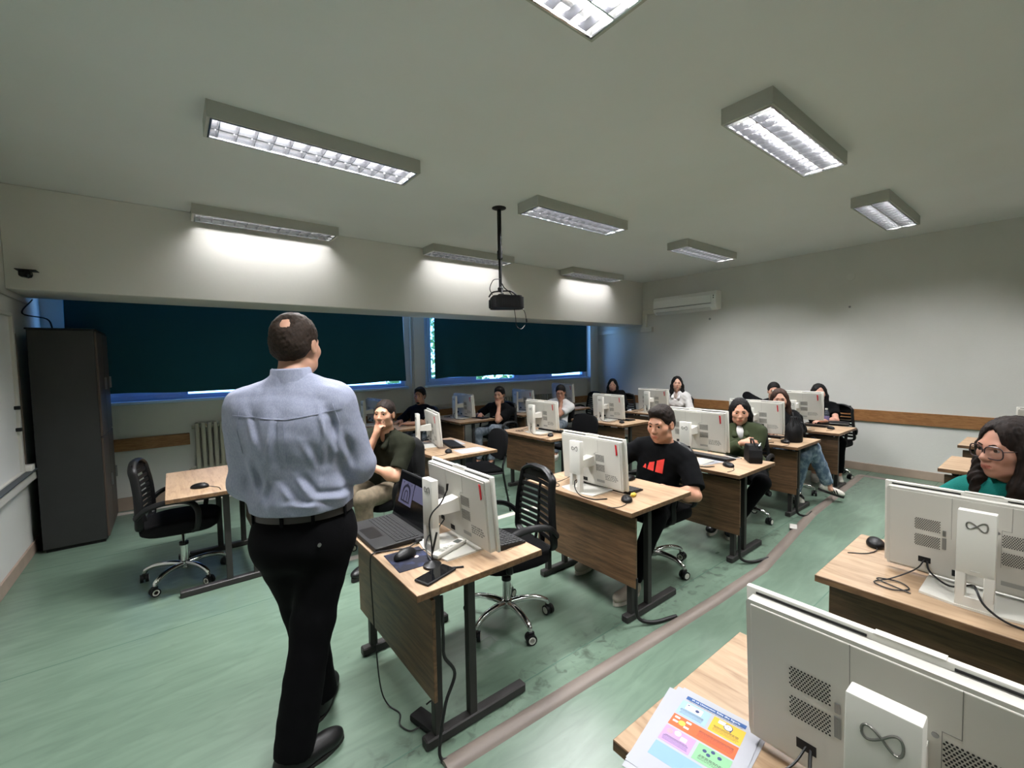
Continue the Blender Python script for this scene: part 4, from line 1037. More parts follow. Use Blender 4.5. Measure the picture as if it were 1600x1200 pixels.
    def brows(s, m, thick=.0036, y=.0905):
        W = lambda p: s.hc + s.Mh @ (V(p) * s.hs); P = []
        for q in (-1, 1): P += [cone(W((q * .013, y + .0025, .0235)), W((q * .03, y, .0285)), thick * s.hs, thick * s.hs, .003), cone(W((q * .03, y, .0285)), W((q * .048, y - .0165, .0235)), thick * s.hs, thick * .6 * s.hs, .003)]
        for q, nm in ((0, 'eyebrow'), (1, 'eyebrow')): sdf_obj(nm, P[q * 2:q * 2 + 2], .003, m, s.bo, smooth=1, pad=.008)
        return s
    def beard(s, m, chin=True, lip=True, dens=.0035):
        W = lambda p: s.hc + s.Mh @ (V(p) * s.hs)
        hp = [p for p in head_prims(s.hc, s.Mh, s.hs, s.fem)]
        fd = Field(W((0, .03, -.07)) - .11, W((0, .03, -.07)) + .11, .004).apply(hp); base = fd.F - f32(dens)
        rg = []
        if chin: rg += [ell(W((0, .085, -.10)), V(.026, .05, .018) * s.hs, .01, '+', s.Mh.T)]
        if lip: rg += [cone(W((-.026, .085, -.056)), W((.026, .085, -.056)), .006, .006, .004), cone(W((-.028, .08, -.056)), W((-.024, .085, -.1)), .005, .006, .004), cone(W((.028, .08, -.056)), W((.024, .085, -.1)), .005, .006, .004)]
        f2 = Field(fd.lo, fd.lo + (fd.n - 1) * fd.h, .004)
        f2.F = np.full(fd.n, .12, f32); f2.n = fd.n; f2.ax = fd.ax
        f2.apply(rg); f2.F = np.maximum(f2.F, base)
        P, Q = f2.mesh(1); link('beard', np_mesh('beard', P, Q, m), s.bo); return s
    def shirt(s, m, sleeve=.62, g=.008, hem=.0, wr=.009, seed=1, h=None, name='shirt', collar=None, long=None, freq=34, cuff=.0, vneck=None, lapel=None):
        """sleeve: fraction of the upper arm covered (short) ; long: fraction of the forearm covered"""
        P = s.torso_prims(g); b = s.b if not s.fem else .88
        for q, (S, E, T) in s.arms.items():
            if long is None:
                e = S + (E - S) * sleeve; P.append(cone(S, e, .058 * b + g, .062 * b + g, .035, flat='b'))
            else:
                P += [cone(S, E, .058 * b + g, .052 * b + g, .045), cone(E, E + (T - E) * long, .052 * b + g, (.040 if cuff == 0 else cuff) * b + g, .03, flat='b')]
        fd = grid_for(P, h or s.h).apply(P)
        x, y, z = fd.xyz()
        if wr: fd.F += (wr * wob(x, y, z * .45, seed, freq, 8) + wr * .45 * wob(x, y, z, seed + 9, freq * 2.3, 7)).astype(f32)
        # neck opening and hem
        nk = s.nb + s.fw * (.012) + s.up * .05
        fd.apply([ell(nk, V(.066, .062, .055) * (1 if not s.fem else .98), .012, '-', np.array([s.rx, s.fw, s.up]))])
        if vneck: fd.apply([ell(s.nb + s.fw * .105 - s.up * vneck * .35, V(.030, .07, vneck), .012, '-', np.array([s.rx, s.fw, s.up]))])
        pl = s.pel - s.up * (.10 - hem)
        d = -((x - f32(pl[0])) * f32(s.up[0]) + (y - f32(pl[1])) * f32(s.up[1]) + (z - f32(pl[2])) * f32(s.up[2]))
        fd.F = np.maximum(fd.F, d)
        Pv, Q = fd.mesh(1)
        s.sh = link(name, np_mesh(name, Pv, Q, m), s.t)
        s.shF = fd
        if lapel:
            for q in (-1, 1):
                a = s.nb + s.rx * q * .058 + s.fw * .03 + s.up * .028; b_ = s.nb + s.rx * q * .050 + s.fw * .112 - s.up * .075
                sdf_obj('collar_flap', [cone(a, b_, .012, .026, .01), cone(s.nb + s.rx * q * .06 - s.fw * .03 + s.up * .032, a, .012, .013, .01)], .006, lapel, s.sh, disp=lambda x, y, z: .002 * wob(x, y, z, 5, 90, 5))
        if collar: s.neck_ring(collar, .058 if not s.fem else .05, .030)
        return s
    def neck_ring(s, m, r, hgt, name='collar', tilt=.25):
        R_ = np.array([s.rx, s.fw, s.up]).T; mb = MB(); n = 32; vs = []; fs = []
        for k, (rr, z) in enumerate(((r + .014, -.012), (r + .006, hgt), (r + .002, hgt), (r + .004, -.012))):
            for i in range(n):
                a = 2 * math.pi * i / n; front = max(0, math.sin(a))
                p = s.nb + R_ @ V(rr * math.cos(a) * 1.05, rr * math.sin(a) * 1.05 + .008, z - front * tilt * .10 + .012); vs.append(tuple(p))
        for k in range(4):
            for i in range(n): fs.append((k * n + i, k * n + (i + 1) % n, ((k + 1) % 4) * n + (i + 1) % n, ((k + 1) % 4) * n + i))
        mb.raw(vs, fs).build(name, m, s.sh, smooth=True); return s
    def legs_sit(s, m, knee=.125, kz=.52, ky=.43, ank=None, shoe_m=None, sole_m=None, wr=.004, seed=3, hem=.12, yaws=(0, 0), ks=None, stripes=None, h=None, rad=1.):
        """ank: {q:(x,y,z)} ankles"""
        P = [ell(s.pel + V(0, .0, -.02), V(.178 * s.b, .135, .105), .04)]
        for i, q in enumerate((-1, 1)):
            hip = s.pel + V(q * .09, .02, -.03); kn = V(*(ks[q])) if ks else V(q * knee, ky, kz)
            an = V(*ank[q]) if ank else V(q * knee, ky - .02, .11)
            sh = an + unit(kn - an) * (hem - .10)
            P += [cone(hip, kn, .092 * rad, .066 * rad, .04), cone(kn, sh, .068 * rad, .054 * rad, .03, flat='b')]
            s.skinP.append(cone(kn, an, .04, .034, .03)); s.skinP.append(cone(hip, kn, .05, .045, .03)); s.skinP.append(cone(s.pel, hip, .06, .06, .03)); s.skinP.append(cone(an, an + V(0, .05, -.05), .03, .025, .02))
            if shoe_m: shoe(s.t, an - V(0, 0, 0), yaws[i] if not isinstance(yaws[i], tuple) else yaws[i][0], shoe_m, sole_m or M_SHELL, stripes=stripes, pitch=yaws[i][1] if isinstance(yaws[i], tuple) else 0)
        sdf_obj('trousers', P, h or max(s.h, .008), m, s.t, disp=lambda x, y, z: wr * wob(x, y, z, seed, 42, 7) + wr * .5 * wob(x, y, z, seed + 3, 95, 6), smooth=1)
        return s
# ------------------------------------------------------------------ the people in the room
H_DARK = mat('hair_dark_brown', (20, 14, 11), .7, spec=.25, noise=(90, (1, 1, .2), 3, .35, .7), col2=(36, 25, 19))
H_BLACK = mat('hair_black', (9, 8, 8), .7, spec=.25, noise=(90, (1, 1, .2), 3, .35, .7), col2=(18, 15, 14))
H_BROWN = mat('hair_brown', (38, 24, 18), .7, spec=.25, noise=(90, (1, 1, .2), 3, .35, .7), col2=(60, 39, 29))
H_GREY = mat('hair_short_brown', (30, 22, 17), .7, spec=.25, noise=(160, (1, 1, 1), 3, .35, .7), col2=(50, 38, 29))
C_BLACK = mat('cloth_black', (9, 10, 12), .95, bump=(260, .15), spec=.15)
C_NAVY = mat('cloth_navy', (12, 13, 22), .95, bump=(260, .15), spec=.15)
C_POLO = mat('cloth_olive', (32, 34, 24), .95, bump=(260, .2), spec=.2)
C_GREEN = mat('cloth_moss', (56, 63, 43), .95, bump=(220, .2), spec=.2)
C_TEAL = mat('cloth_teal', (10, 104, 96), .85, bump=(260, .2), spec=.25)
C_WHITE = mat('cloth_white', (206, 204, 203), .85, bump=(240, .15))
C_BLUE = mat('cloth_light_blue', (156, 161, 181), .85, noise=(260, (1, 1, .3), 2, .35, .65), col2=(142, 148, 170), bump=(420, .12))
C_TROU = mat('cloth_trousers_black', (5, 5, 7), .95, bump=(260, .15), spec=.15)
C_JEANS = mat('denim', (96, 116, 140), .9, noise=(26, (1, 1, .6), 5, .42, .68), col2=(166, 182, 198), bump=(300, .25))
C_JEANSD = mat('denim_grey', (84, 92, 102), .9, noise=(26, (1, 1, .6), 5, .42, .68), col2=(122, 130, 140), bump=(300, .25))
C_KHAKI = mat('cloth_khaki', (96, 86, 70), .9, noise=(30, (1, 1, 1), 4, .4, .65), col2=(112, 100, 82), bump=(260, .2))
S_BLACK = mat('shoe_leather', (9, 9, 10), .45); S_BEIGE = mat('shoe_beige', (168, 158, 144), .7); S_WHITE = mat('shoe_white', (205, 200, 190), .6)
SO_DARK = mat('sole_dark', (30, 28, 27), .7); SO_LIGHT = mat('sole_light', (190, 184, 172), .7)

# --- the standing man
p = Person('standing man seen from behind in a light blue shirt and black trousers', (.43, 2.03), 66, .95, (.425, 2.035, 1.842), (48, -2), (196, 150, 126), hs=1.07, h=.006, sw=.175, build=1.12)
p.nb = p.nb + V(0, -.02, .022); p.up = unit(p.nb - p.pel); p.drop = .10
p.arm(-1, V(-.13, .24, 1.13), V(-.32, -.9, -.1), V(.5, .8, .1), V(.8, -.3, -.2), .5, ua=.315, fa=.26, hsz=1.05)
p.arm(1, V(.235, .27, 1.135), V(.10, -.9, -.45), V(-.1, .9, .35), V(-.9, .1, -.2), .4, ua=.30, fa=.26, hsz=1.05)
ANK = {-1: p.L((.487, 2.13, .105)), 1: p.L((.315, 1.865, .105))}
HIP = {q: p.pel + V(q * .095, 0, -.03) for q in (-1, 1)}
KNE = {q: (HIP[q] + ANK[q]) / 2 + V(0, .03, .03) for q in (-1, 1)}
for q in (-1, 1): p.skinP += [cone(p.pel, HIP[q], .07, .07, .03), cone(HIP[q], KNE[q], .06, .05, .03), cone(KNE[q], ANK[q], .045, .035, .03), cone(ANK[q], ANK[q] + V(0, .04, -.05), .03, .025, .02)]
p.body()
hair_short(p.hc, p.Mh, p.hs, H_GREY, p.t, .0045, top=.010, bald=True, seed=4, side=.004)
p.brows(H_GREY)
FOLDS = [(-.06, 1.44, -.09, 1.24, .012, .010), (.10, 1.47, .15, 1.27, .012, .013), (.13, 1.44, .10, 1.20, .011, .010), (.01, 1.19, .07, 1.09, .012, .013), (.06, 1.10, .20, 1.07, .011, .012),
         (-.03, 1.08, .10, 1.065, .010, .010), (-.17, 1.28, -.14, 1.10, .013, .010), (-.10, 1.20, -.13, 1.08, .012, .009), (.16, 1.36, .20, 1.18, .012, .011), (-.16, 1.45, -.12, 1.30, .011, .009), (.04, 1.33, .09, 1.20, .012, .008), (-.05, 1.16, .0, 1.08, .010, .008)]
def fold(x, y, z):
    a = .013 * wob(x, y, z * .45, 21, 22, 7) + .006 * wob(x, y, z * .7, 23, 52, 7) + .002 * wob(x, y, z, 29, 120, 6)
    for (x0, z0, x1, z1, w_, A) in FOLDS:                              # creases of the back, as wide soft ridges and their valleys
        dx, dz = x1 - x0, z1 - z0; L2 = dx * dx + dz * dz
        t = np.clip(((x - x0) * dx + (z - z0) * dz) / L2, 0, 1); nx, nz = -dz / L2 ** .5, dx / L2 ** .5
        s_ = (x - x0 - t * dx) * nx + (z - z0 - t * dz) * nz; rr = np.sqrt((x - x0 - t * dx) ** 2 + (z - z0 - t * dz) ** 2)
        env = np.sin(np.pi * np.clip(t * .9 + .05, 0, 1)) * (y < .02)
        a = a - A * env * (np.exp(-(rr / w_) ** 2) - .9 * np.exp(-((rr - 2.1 * w_) / (1.1 * w_)) ** 2) * (s_ > 0))
    b = np.clip((1.18 - z) / .16, 0, 1)                                 # blousing above the belt
    a = a - b * .012 * np.clip(1 - (1.085 - z) / .06, 0, 1) * (1 + .8 * np.sin(np.arctan2(y, x) * 9))
    return a
P_ = p.torso_prims(.012)
Rr = np.array([p.rx, p.fw, p.up])
P_ += [ell(p.spine(.15, -.005), V(.198, .150, .15), .06, '+', Rr), ell(p.spine(.62, -.03), V(.195, .122, .2), .06, '+', Rr)]
for q, (S, E, T) in p.arms.items():
    P_ += [cone(S, E, .080, .068, .05), cone(E, E + (T - E) * .62, .070, .060, .03, flat='b')]
fd = grid_for(P_, .006).apply(P_)
x, y, z = fd.xyz(); fd.F += fold(x, y, z).astype(f32)
fd.apply([ell(p.nb + p.up * .055 + p.fw * .01, V(.068, .066, .06), .01, '-', Rr)])
fd.F = np.maximum(fd.F, f32(1.030) - z + 0 * x + 0 * y)
Pv, Q = fd.mesh(1); p.sh = link('shirt', np_mesh('shirt', Pv, Q, C_BLUE), p.t)
# collar stand with turned-down leaf
Mc = np.array([p.rx, p.fw, p.up]).T
vs = []; fs = []; n = 40
prof = [(.068, -.02), (.066, .038), (.070, .045), (.076, .040), (.086, -.012), (.082, -.014), (.073, .03), (.074, -.02)]
for (r, zz) in prof:
    for i in range(n):
        a = 2 * math.pi * i / n; fr = max(0., math.sin(a))
        vs.append(tuple(p.nb + V(0, .0, .012) + Mc @ V(r * math.cos(a), r * math.sin(a) + .006, zz - .035 * fr)))
for k in range(len(prof) - 1):
    for i in range(n): fs.append((k * n + i, k * n + (i + 1) % n, (k + 1) * n + (i + 1) % n, (k + 1) * n + i))
MB().raw(vs, fs).build('collar', C_BLUE, p.sh, smooth=True)
def surf_strip(person, pts2, w, m, name, off=.0025, back=True, sub=14):
    """thin raised strip following the garment: pts2 = (right, up) offsets from the neck base, projected onto it"""
    me = person.sh.data; from mathutils.bvhtree import BVHTree
    bm = bmesh.new(); bm.from_mesh(me); T = BVHTree.FromBMesh(bm); bm.free()
    sg = -1 if back else 1; row = []
    dense = []
    for a, b in zip(pts2[:-1], pts2[1:]):
        for k in range(sub): t = k / sub; dense.append((a[0] * (1 - t) + b[0] * t, a[1] * (1 - t) + b[1] * t))
    dense.append(pts2[-1])
    L = []
    for i, c in enumerate(dense):
        a = dense[max(i - 1, 0)]; b = dense[min(i + 1, len(dense) - 1)]; d = unit((b[0] - a[0], b[1] - a[1])); nn = (-d[1], d[0]); pr = []
        for s_ in (-1, 1):
            q = person.nb + person.rx * (c[0] + nn[0] * s_ * w) + person.up * (c[1] + nn[1] * s_ * w) + person.fw * sg * .4
            hit = T.ray_cast(Vector(q), Vector(-person.fw * sg))
            if hit[0] is None: break
            pr.append(V(hit[0]) + person.fw * sg * off)
        if len(pr) == 2: L.append(pr)
    vs = []; fs = []
    for pr in L: vs += [pr[0], pr[1], pr[0] - person.fw * sg * off * 2, pr[1] - person.fw * sg * off * 2]
    for i in range(len(L) - 1):
        o = 4 * i; fs += [(o, o + 1, o + 5, o + 4), (o + 2, o + 6, o + 7, o + 3), (o, o + 4, o + 6, o + 2), (o + 1, o + 3, o + 7, o + 5)]
    if fs: return MB().raw(vs, fs).build(name, m, person.sh, smooth=True)
surf_strip(p, [(-.20, -.115), (0, -.135), (.20, -.115)], .0022, C_BLUE, 'yoke_seam')
surf_strip(p, [(-.018, -.14), (-.022, -.32)], .011, C_BLUE, 'box_pleat')
surf_strip(p, [(.165, -.09), (.185, -.17), (.175, -.27)], .0022, C_BLUE, 'sleeve_seam')
surf_strip(p, [(-.175, -.09), (-.19, -.17), (-.18, -.27)], .0022, C_BLUE, 'sleeve_seam')
for q, (S, E, T) in p.arms.items():
    c = E + (T - E) * .56
    sdf_obj('rolled_cuff', [cone(c, E + (T - E) * .70, .066, .062, .01, flat=True)], .006, C_BLUE, p.sh, disp=lambda x, y, z: .002 * wob(x, y, z, 8, 90, 5))
# belt and trousers
TR = [ell(p.pel + V(0, 0, .0), V(.198, .155, .115), .03), ell(p.pel + V(0, -.02, -.08), V(.185, .150, .11), .05)]
for q in (-1, 1):
    TR += [cone(HIP[q] + V(0, -.01, -.04), KNE[q], .115, .083, .05), cone(KNE[q], ANK[q] + V(0, 0, -.03), .086, .073, .04, flat='b')]
fd = grid_for(TR, .007).apply(TR); x, y, z = fd.xyz()
fd.F += (.005 * wob(x, y, z * .6, 31, 22, 7) + .003 * wob(x, y, z, 37, 55, 7)).astype(f32)
fd.F = np.maximum(fd.F, z - f32(1.03) + 0 * x + 0 * y)
Pv, Q = fd.mesh(1); tro = link('trousers', np_mesh('trousers', Pv, Q, C_TROU), p.t)
bel = MB(); vs = []; fs = []; n = 48
for (g, zz) in ((.0, 1.0), (.008, 1.0), (.008, 1.036), (.0, 1.036)):
    for i in range(n):
        a = 2 * math.pi * i / n; vs.append((p.pel[0] + (.192 + g) * math.cos(a), p.pel[1] + (.150 + g) * math.sin(a), zz))
for k in range(4):
    for i in range(n): fs.append((k * n + i, k * n + (i + 1) % n, ((k + 1) % 4) * n + (i + 1) % n, ((k + 1) % 4) * n + i))
bel.raw(vs, fs).build('belt', mat('belt_leather', (42, 38, 36), .5), p.t, smooth=True)
for a in (-150, -105, -72, -30):
    a = R(a); MB().rbox((-.007, -.004, .99), (.007, .004, 1.042), .002, 1).build('belt_loop', C_TROU, tro, loc=(p.pel[0] + .204 * math.cos(a), p.pel[1] + .161 * math.sin(a), 0), rot=(0, 0, a + math.pi / 2))
MB().cyl((.085, -.168, .905), (.085, -.158, .905), .007, n=12).build('pocket_button', M_METAL, tro)
shoe(p.t, ANK[-1] - V(0, 0, .005), R(-5), S_BLACK, SO_DARK, 1.12); shoe(p.t, ANK[1] - V(0, 0, .005), R(-52), S_BLACK, SO_DARK, 1.12)

# --- student with the red print
p = Person('seated young man in a black shirt with a red three-bar print', (2.93, 1.98), 197, .555, (2.91, 1.905, 1.262), (184, -9), (206, 152, 124), hs=1.10, h=.0055, sw=.182, build=.98)
p.arm(1, p.L((2.62, 2.12, .775)), V(.7, -.5, -.3), p.D((-.95, -.3, -.05)), V(0, 0, -1), .3)
p.arm(-1, p.L((2.72, 1.77, .705)), V(-.8, -.4, -.3), p.D((-.5, .8, -.15)), V(0, .2, -1), .45)
p.legs_sit(C_BLACK, ank={-1: p.L((2.42, 1.80, .105)), 1: p.L((2.53, 2.28, .105))}, ks={-1: (-.14, .40, .53), 1: (.14, .40, .53)}, shoe_m=S_BEIGE, sole_m=SO_LIGHT, yaws=(R(-18), R(-8)))
p.body(); p.shirt(C_BLACK, sleeve=.80, g=.012, wr=.011, seed=12, h=.0065)
p.neck_ring(C_BLACK, .058, .012, 'neckband')
hair_short(p.hc, p.Mh, p.hs, H_DARK, p.t, .0045, top=.018, quiff=.03, seed=7, side=.004); p.brows(H_DARK, .0036)
M_PRINT = mat('red_print', (232, 66, 58), .7)
BARS = [[(-.085, -.335), (-.055, -.335), (-.062, -.305), (-.070, -.300)], [(-.045, -.335), (.005, -.335), (-.002, -.262), (-.040, -.280)], [(.018, -.335), (.072, -.335), (.064, -.222), (.014, -.250)]]
from mathutils.bvhtree import BVHTree
bm = bmesh.new(); bm.from_mesh(p.sh.data); _T = BVHTree.FromBMesh(bm); bm.free()
for B in BARS:
    vs = []; fs = []; nx, ny = 6, 10
    for j in range(ny + 1):
        for i in range(nx + 1):
            u, v = i / nx, j / ny
            a = (B[0][0] * (1 - u) + B[1][0] * u, B[0][1] * (1 - u) + B[1][1] * u); b = (B[3][0] * (1 - u) + B[2][0] * u, B[3][1] * (1 - u) + B[2][1] * u)
            c = (a[0] * (1 - v) + b[0] * v, a[1] * (1 - v) + b[1] * v)
            q = p.nb - p.rx * (c[0] - .015) + p.up * (c[1] + .14) + p.fw * .4
            hit = _T.ray_cast(Vector(q), Vector(-p.fw)); vs.append(V(hit[0]) + p.fw * .0025 if hit[0] is not None else q - p.fw * .28)
    for j in range(ny):
        for i in range(nx): a = j * (nx + 1) + i; fs.append((a, a + 1, a + nx + 2, a + nx + 1))
    MB().raw(vs, fs).build('print_bar', M_PRINT, p.sh, smooth=True)

# --- bearded student in the olive polo, hand at his chin
p = Person('seated bearded man in an olive polo shirt resting his chin on his hand', (1.44, 3.66), 214, .56, (1.425, 3.575, 1.312), (222, 4), (200, 150, 122), h=.006, sw=.195)
p.arm(1, p.hc + p.Mh @ V(.035, .085, -.165), V(.4, .3, -1), unit(p.Mh @ V(-.35, .1, .9)), p.Mh @ V(-.5, -.75, .2), .75)
p.arm(-1, p.L((1.23, 3.50, .80)), V(-.9, -.3, -.4), p.D((-.7, .5, .1)), V(.3, -.8, .2), .4)
p.legs_sit(C_KHAKI, ank={-1: V(-.10, .42, .105), 1: V(.16, .40, .105)}, ks={-1: (-.08, .42, .57), 1: (.17, .42, .53)}, shoe_m=S_BLACK, sole_m=SO_DARK, rad=1.05)
p.body(); p.shirt(C_POLO, sleeve=.78, g=.010, wr=.010, seed=17, h=.007, vneck=.05, lapel=C_POLO)
hair_short(p.hc, p.Mh, p.hs, H_DARK, p.t, .005, top=.010, seed=9, side=.003); p.brows(H_DARK, .0034); p.beard(H_DARK)

# --- window row
p = Person('seated young man in a dark navy shirt below the pillar between the blinds', (2.88, 5.95), 205, .56, (2.93, 5.99, 1.240), (222, 0), (172, 128, 106), h=.0085, sw=.20)
p.arm(1, p.L((2.62, 6.0, .765)), V(.8, -.4, -.4), p.D((-.9, -.3, 0)), V(0, 0, -1)); p.arm(-1, p.L((2.60, 5.72, .765)), V(-.8, -.4, -.4), p.D((-.8, .5, 0)), V(0, 0, -1))
p.legs_sit(C_JEANSD, shoe_m=S_BLACK, sole_m=SO_DARK); p.body(); p.shirt(C_NAVY, sleeve=.8, seed=41); hair_short(p.hc, p.Mh, p.hs, H_BLACK, p.t, .006, top=.02, quiff=.02, seed=11); p.brows(H_BLACK)
p.beard(H_BLACK, lip=False)

p = Person('seated young man in a black printed shirt holding his chin before the radiator', (4.10, 5.62), 202, .56, (4.09, 5.565, 1.205), (212, -4), (190, 140, 116), h=.0085, sw=.20)
p.arm(-1, p.hc + p.Mh @ V(-.02, .085, -.165), V(-.4, .35, -1), unit(p.Mh @ V(.3, .1, .9)), p.Mh @ V(.4, -.8, .2), .75)
p.arm(1, p.L((3.85, 5.75, .775)), V(.8, -.4, -.4), p.D((-.6, -.7, 0)), V(0, 0, -1))
p.legs_sit(C_JEANSD, ks={-1: (-.16, .40, .60), 1: (.1, .42, .54)}, ank={-1: (-.12, .42, .12), 1: (.12, .40, .105)}, shoe_m=S_BLACK, sole_m=SO_DARK); p.body(); p.shirt(C_BLACK, sleeve=.75, seed=43)
hair_short(p.hc, p.Mh, p.hs, H_BLACK, p.t, .006, top=.018, quiff=.015, seed=13); p.brows(H_BLACK)
surf_strip(p, [(-.06, -.16), (.06, -.19)], .004, mat('shirt_print', (120, 122, 130), .8), 'chest_print', back=False); surf_strip(p, [(-.04, -.20), (.07, -.225)], .003, MATS['shirt_print'], 'chest_print', back=False)

p = Person('seated young man in a white shirt covering his mouth with his hand', (5.17, 5.38), 205, .56, (5.20, 5.325, 1.185), (218, -14), (184, 134, 110), h=.0085, sw=.19)
p.arm(-1, p.hc + p.Mh @ V(-.015, .088, -.14), V(-.3, .4, -1), unit(p.Mh @ V(.3, .05, .9)), p.Mh @ V(.3, -.9, .2), .6)
p.arm(1, p.L((4.95, 5.55, .765)), V(.8, -.4, -.4), p.D((-.6, -.7, 0)), V(0, 0, -1))
p.legs_sit(C_JEANSD, shoe_m=S_WHITE, sole_m=SO_LIGHT); p.body(); p.shirt(C_WHITE, sleeve=.72, seed=47); hair_short(p.hc, p.Mh, p.hs, H_BLACK, p.t, .006, top=.016, seed=15); p.brows(H_BLACK)

def long_strands(front=.03, length=.34, r=.036, back=True):
    S = []
    for q in (-1, 1):
        S.append(([(q * .070, -.01, .03), (q * .084, -.004, -.05), (q * .088, .0, -.14), (q * .088, front, -.24), (q * .080, front + .01, -length)], [.026, r * .9, r, r * .95, r * .45]))
    if back: S.append(([(0, -.09, -.05), (0, -.10, -.18), (0, -.10, -length + .02)], [.07, .078, .05])); S.append(([(-.05, -.08, -.10), (-.05, -.09, -.26)], [.055, .05])); S.append(([(.05, -.08, -.10), (.05, -.09, -.26)], [.055, .05]))
    return S
p = Person('seated woman in black with long black hair in the blue-lit corner', (6.68, 5.25), 205, .56, (6.66, 5.395, 1.232), (216, -4), (196, 150, 130), fem=True, hs=.95, h=.0085)
p.pel = p.pel + V(-.02, .0, 0)
p.arm(1, p.L((6.35, 5.32, .76)), V(.8, -.4, -.4), p.D((-.9, -.3, 0)), V(0, 0, -1)); p.arm(-1, p.L((6.38, 5.08, .76)), V(-.8, -.4, -.4), p.D((-.8, .5, 0)), V(0, 0, -1))
p.legs_sit(C_TROU, shoe_m=S_BLACK, sole_m=SO_DARK); p.body(); p.shirt(C_BLACK, long=.9, seed=51); hair_long(p.hc, p.Mh, p.hs, H_BLACK, p.t, .008, long_strands(.04, .36), 2); p.brows(H_BLACK, .0028)

p = Person('seated woman in a white shirt with long dark hair by the back wall', (6.93, 4.24), 200, .56, (6.88, 4.18, 1.295), (216, 2), (212, 166, 144), fem=True, hs=.96, h=.0085)
p.arm(1, p.L((6.66, 4.35, .73)), V(.8, -.4, -.4), p.D((-.7, -.6, 0)), V(0, 0, -1)); p.arm(-1, p.L((6.68, 4.05, .72)), V(-.8, -.4, -.4), p.D((-.5, .8, 0)), V(0, 0, -1))
p.legs_sit(C_JEANSD, shoe_m=S_WHITE, sole_m=SO_LIGHT); p.body(); p.shirt(C_WHITE, long=.88, g=.018, wr=.012, seed=53, vneck=.075, lapel=C_WHITE); sdf_obj('undershirt', [ell(p.nb + p.fw * .045 - p.up * .06, V(.05, .05, .07), .01, '+', np.array([p.rx, p.fw, p.up]))], .008, mat('cloth_beige', (176, 158, 148), .9), p.t); hair_long(p.hc, p.Mh, p.hs, H_BLACK, p.t, .008, long_strands(.0, .30), 3); p.brows(H_BLACK, .0028)

# --- near row women and the man behind them
p = Person('seated woman in a moss green jacket with folded arms and dark hair', (4.40, 1.94), 205, .555, (4.37, 1.98, 1.212), (208, -8), (214, 160, 134), fem=True, hs=1.0, h=.007, build=1.12)
p.b = 1.12
p.arm(1, p.L((4.15, 1.85, .835)), V(.8, -.2, -.6), p.D((-.1, -.9, .1)), p.D((.7, 0, -.3)), .35); p.arm(-1, p.L((4.16, 1.98, .795)), V(-.8, -.2, -.6), p.D((-.2, .9, 0)), p.D((.8, 0, -.2)), .35)
p.legs_sit(C_TROU, ank={-1: p.L((4.02, 1.86, .105)), 1: p.L((3.98, 2.03, .105))}, shoe_m=S_BLACK, sole_m=SO_LIGHT, yaws=(R(-15), R(-10))); p.body(); p.shirt(C_GREEN, long=.86, g=.018, wr=.012, seed=57, h=.0075, name='jacket', vneck=.085, lapel=C_GREEN)
sdf_obj('undershirt', [ell(p.nb + p.fw * .052 - p.up * .055, V(.055, .055, .075), .01, '+', np.array([p.rx, p.fw, p.up]))], .007, C_WHITE, p.t)
hair_long(p.hc, p.Mh, p.hs, H_BLACK, p.t, .0065, [([(q * .07, -.02, .03), (q * .082, -.03, -.05), (q * .085, -.045, -.14), (q * .09, -.045, -.21)], [.026, .034, .036, .02]) for q in (-1, 1)] + [([(0, -.09, -.05), (0, -.10, -.2)], [.07, .05])], 4, part=.2); p.brows(H_BLACK, .0032)

p = Person('seated woman with brown hair and torn jeans, legs crossed into the aisle', (5.63, 1.97), 228, .56, (5.66, 2.11, 1.232), (204, -4), (206, 156, 134), fem=True, hs=.97, h=.0075)
p.arm(1, p.L((5.36, 2.06, .77)), V(.8, -.4, -.4), p.D((-.9, -.2, 0)), V(0, 0, -1)); p.arm(-1, p.L((5.36, 1.80, .77)), V(-.8, -.4, -.4), p.D((-.7, .4, 0)), V(0, 0, -1))
p.legs_sit(C_JEANS, ks={1: tuple(p.L((5.36, 1.76, .53))), -1: tuple(p.L((5.45, 1.70, .62)))}, ank={1: tuple(p.L((5.43, 1.86, .105))), -1: tuple(p.L((5.70, 1.62, .20)))}, shoe_m=S_WHITE, sole_m=SO_DARK, stripes=S_BLACK, yaws=((R(78), R(-18)), R(-5)), wr=.007, seed=61, rad=1.12)
p.body(); p.shirt(C_BLACK, long=.9, seed=63, h=.008); hair_long(p.hc, p.Mh, p.hs, H_BROWN, p.t, .007, long_strands(.02, .38), 5); p.brows(H_BROWN, .003)

p = Person('seated man in black partly hidden behind the woman with brown hair', (7.08, 2.74), 195, .56, (7.03, 2.70, 1.225), (205, -3), (196, 148, 124), h=.0085, sw=.20)
p.arm(1, p.L((7.22, 2.92, .90)), p.D((-.3, 1, .5)), p.D((.4, -.8, 0)), V(0, 0, -1)); p.arm(-1, p.L((6.75, 2.62, .74)), V(-.8, -.4, -.4), p.D((-.9, .2, 0)), V(0, 0, -1))
p.legs_sit(C_TROU, shoe_m=S_BLACK, sole_m=SO_DARK); p.body(); p.shirt(C_BLACK, long=.9, seed=67); hair_short(p.hc, p.Mh, p.hs, H_BLACK, p.t, .006, top=.02, seed=19); p.brows(H_BLACK)

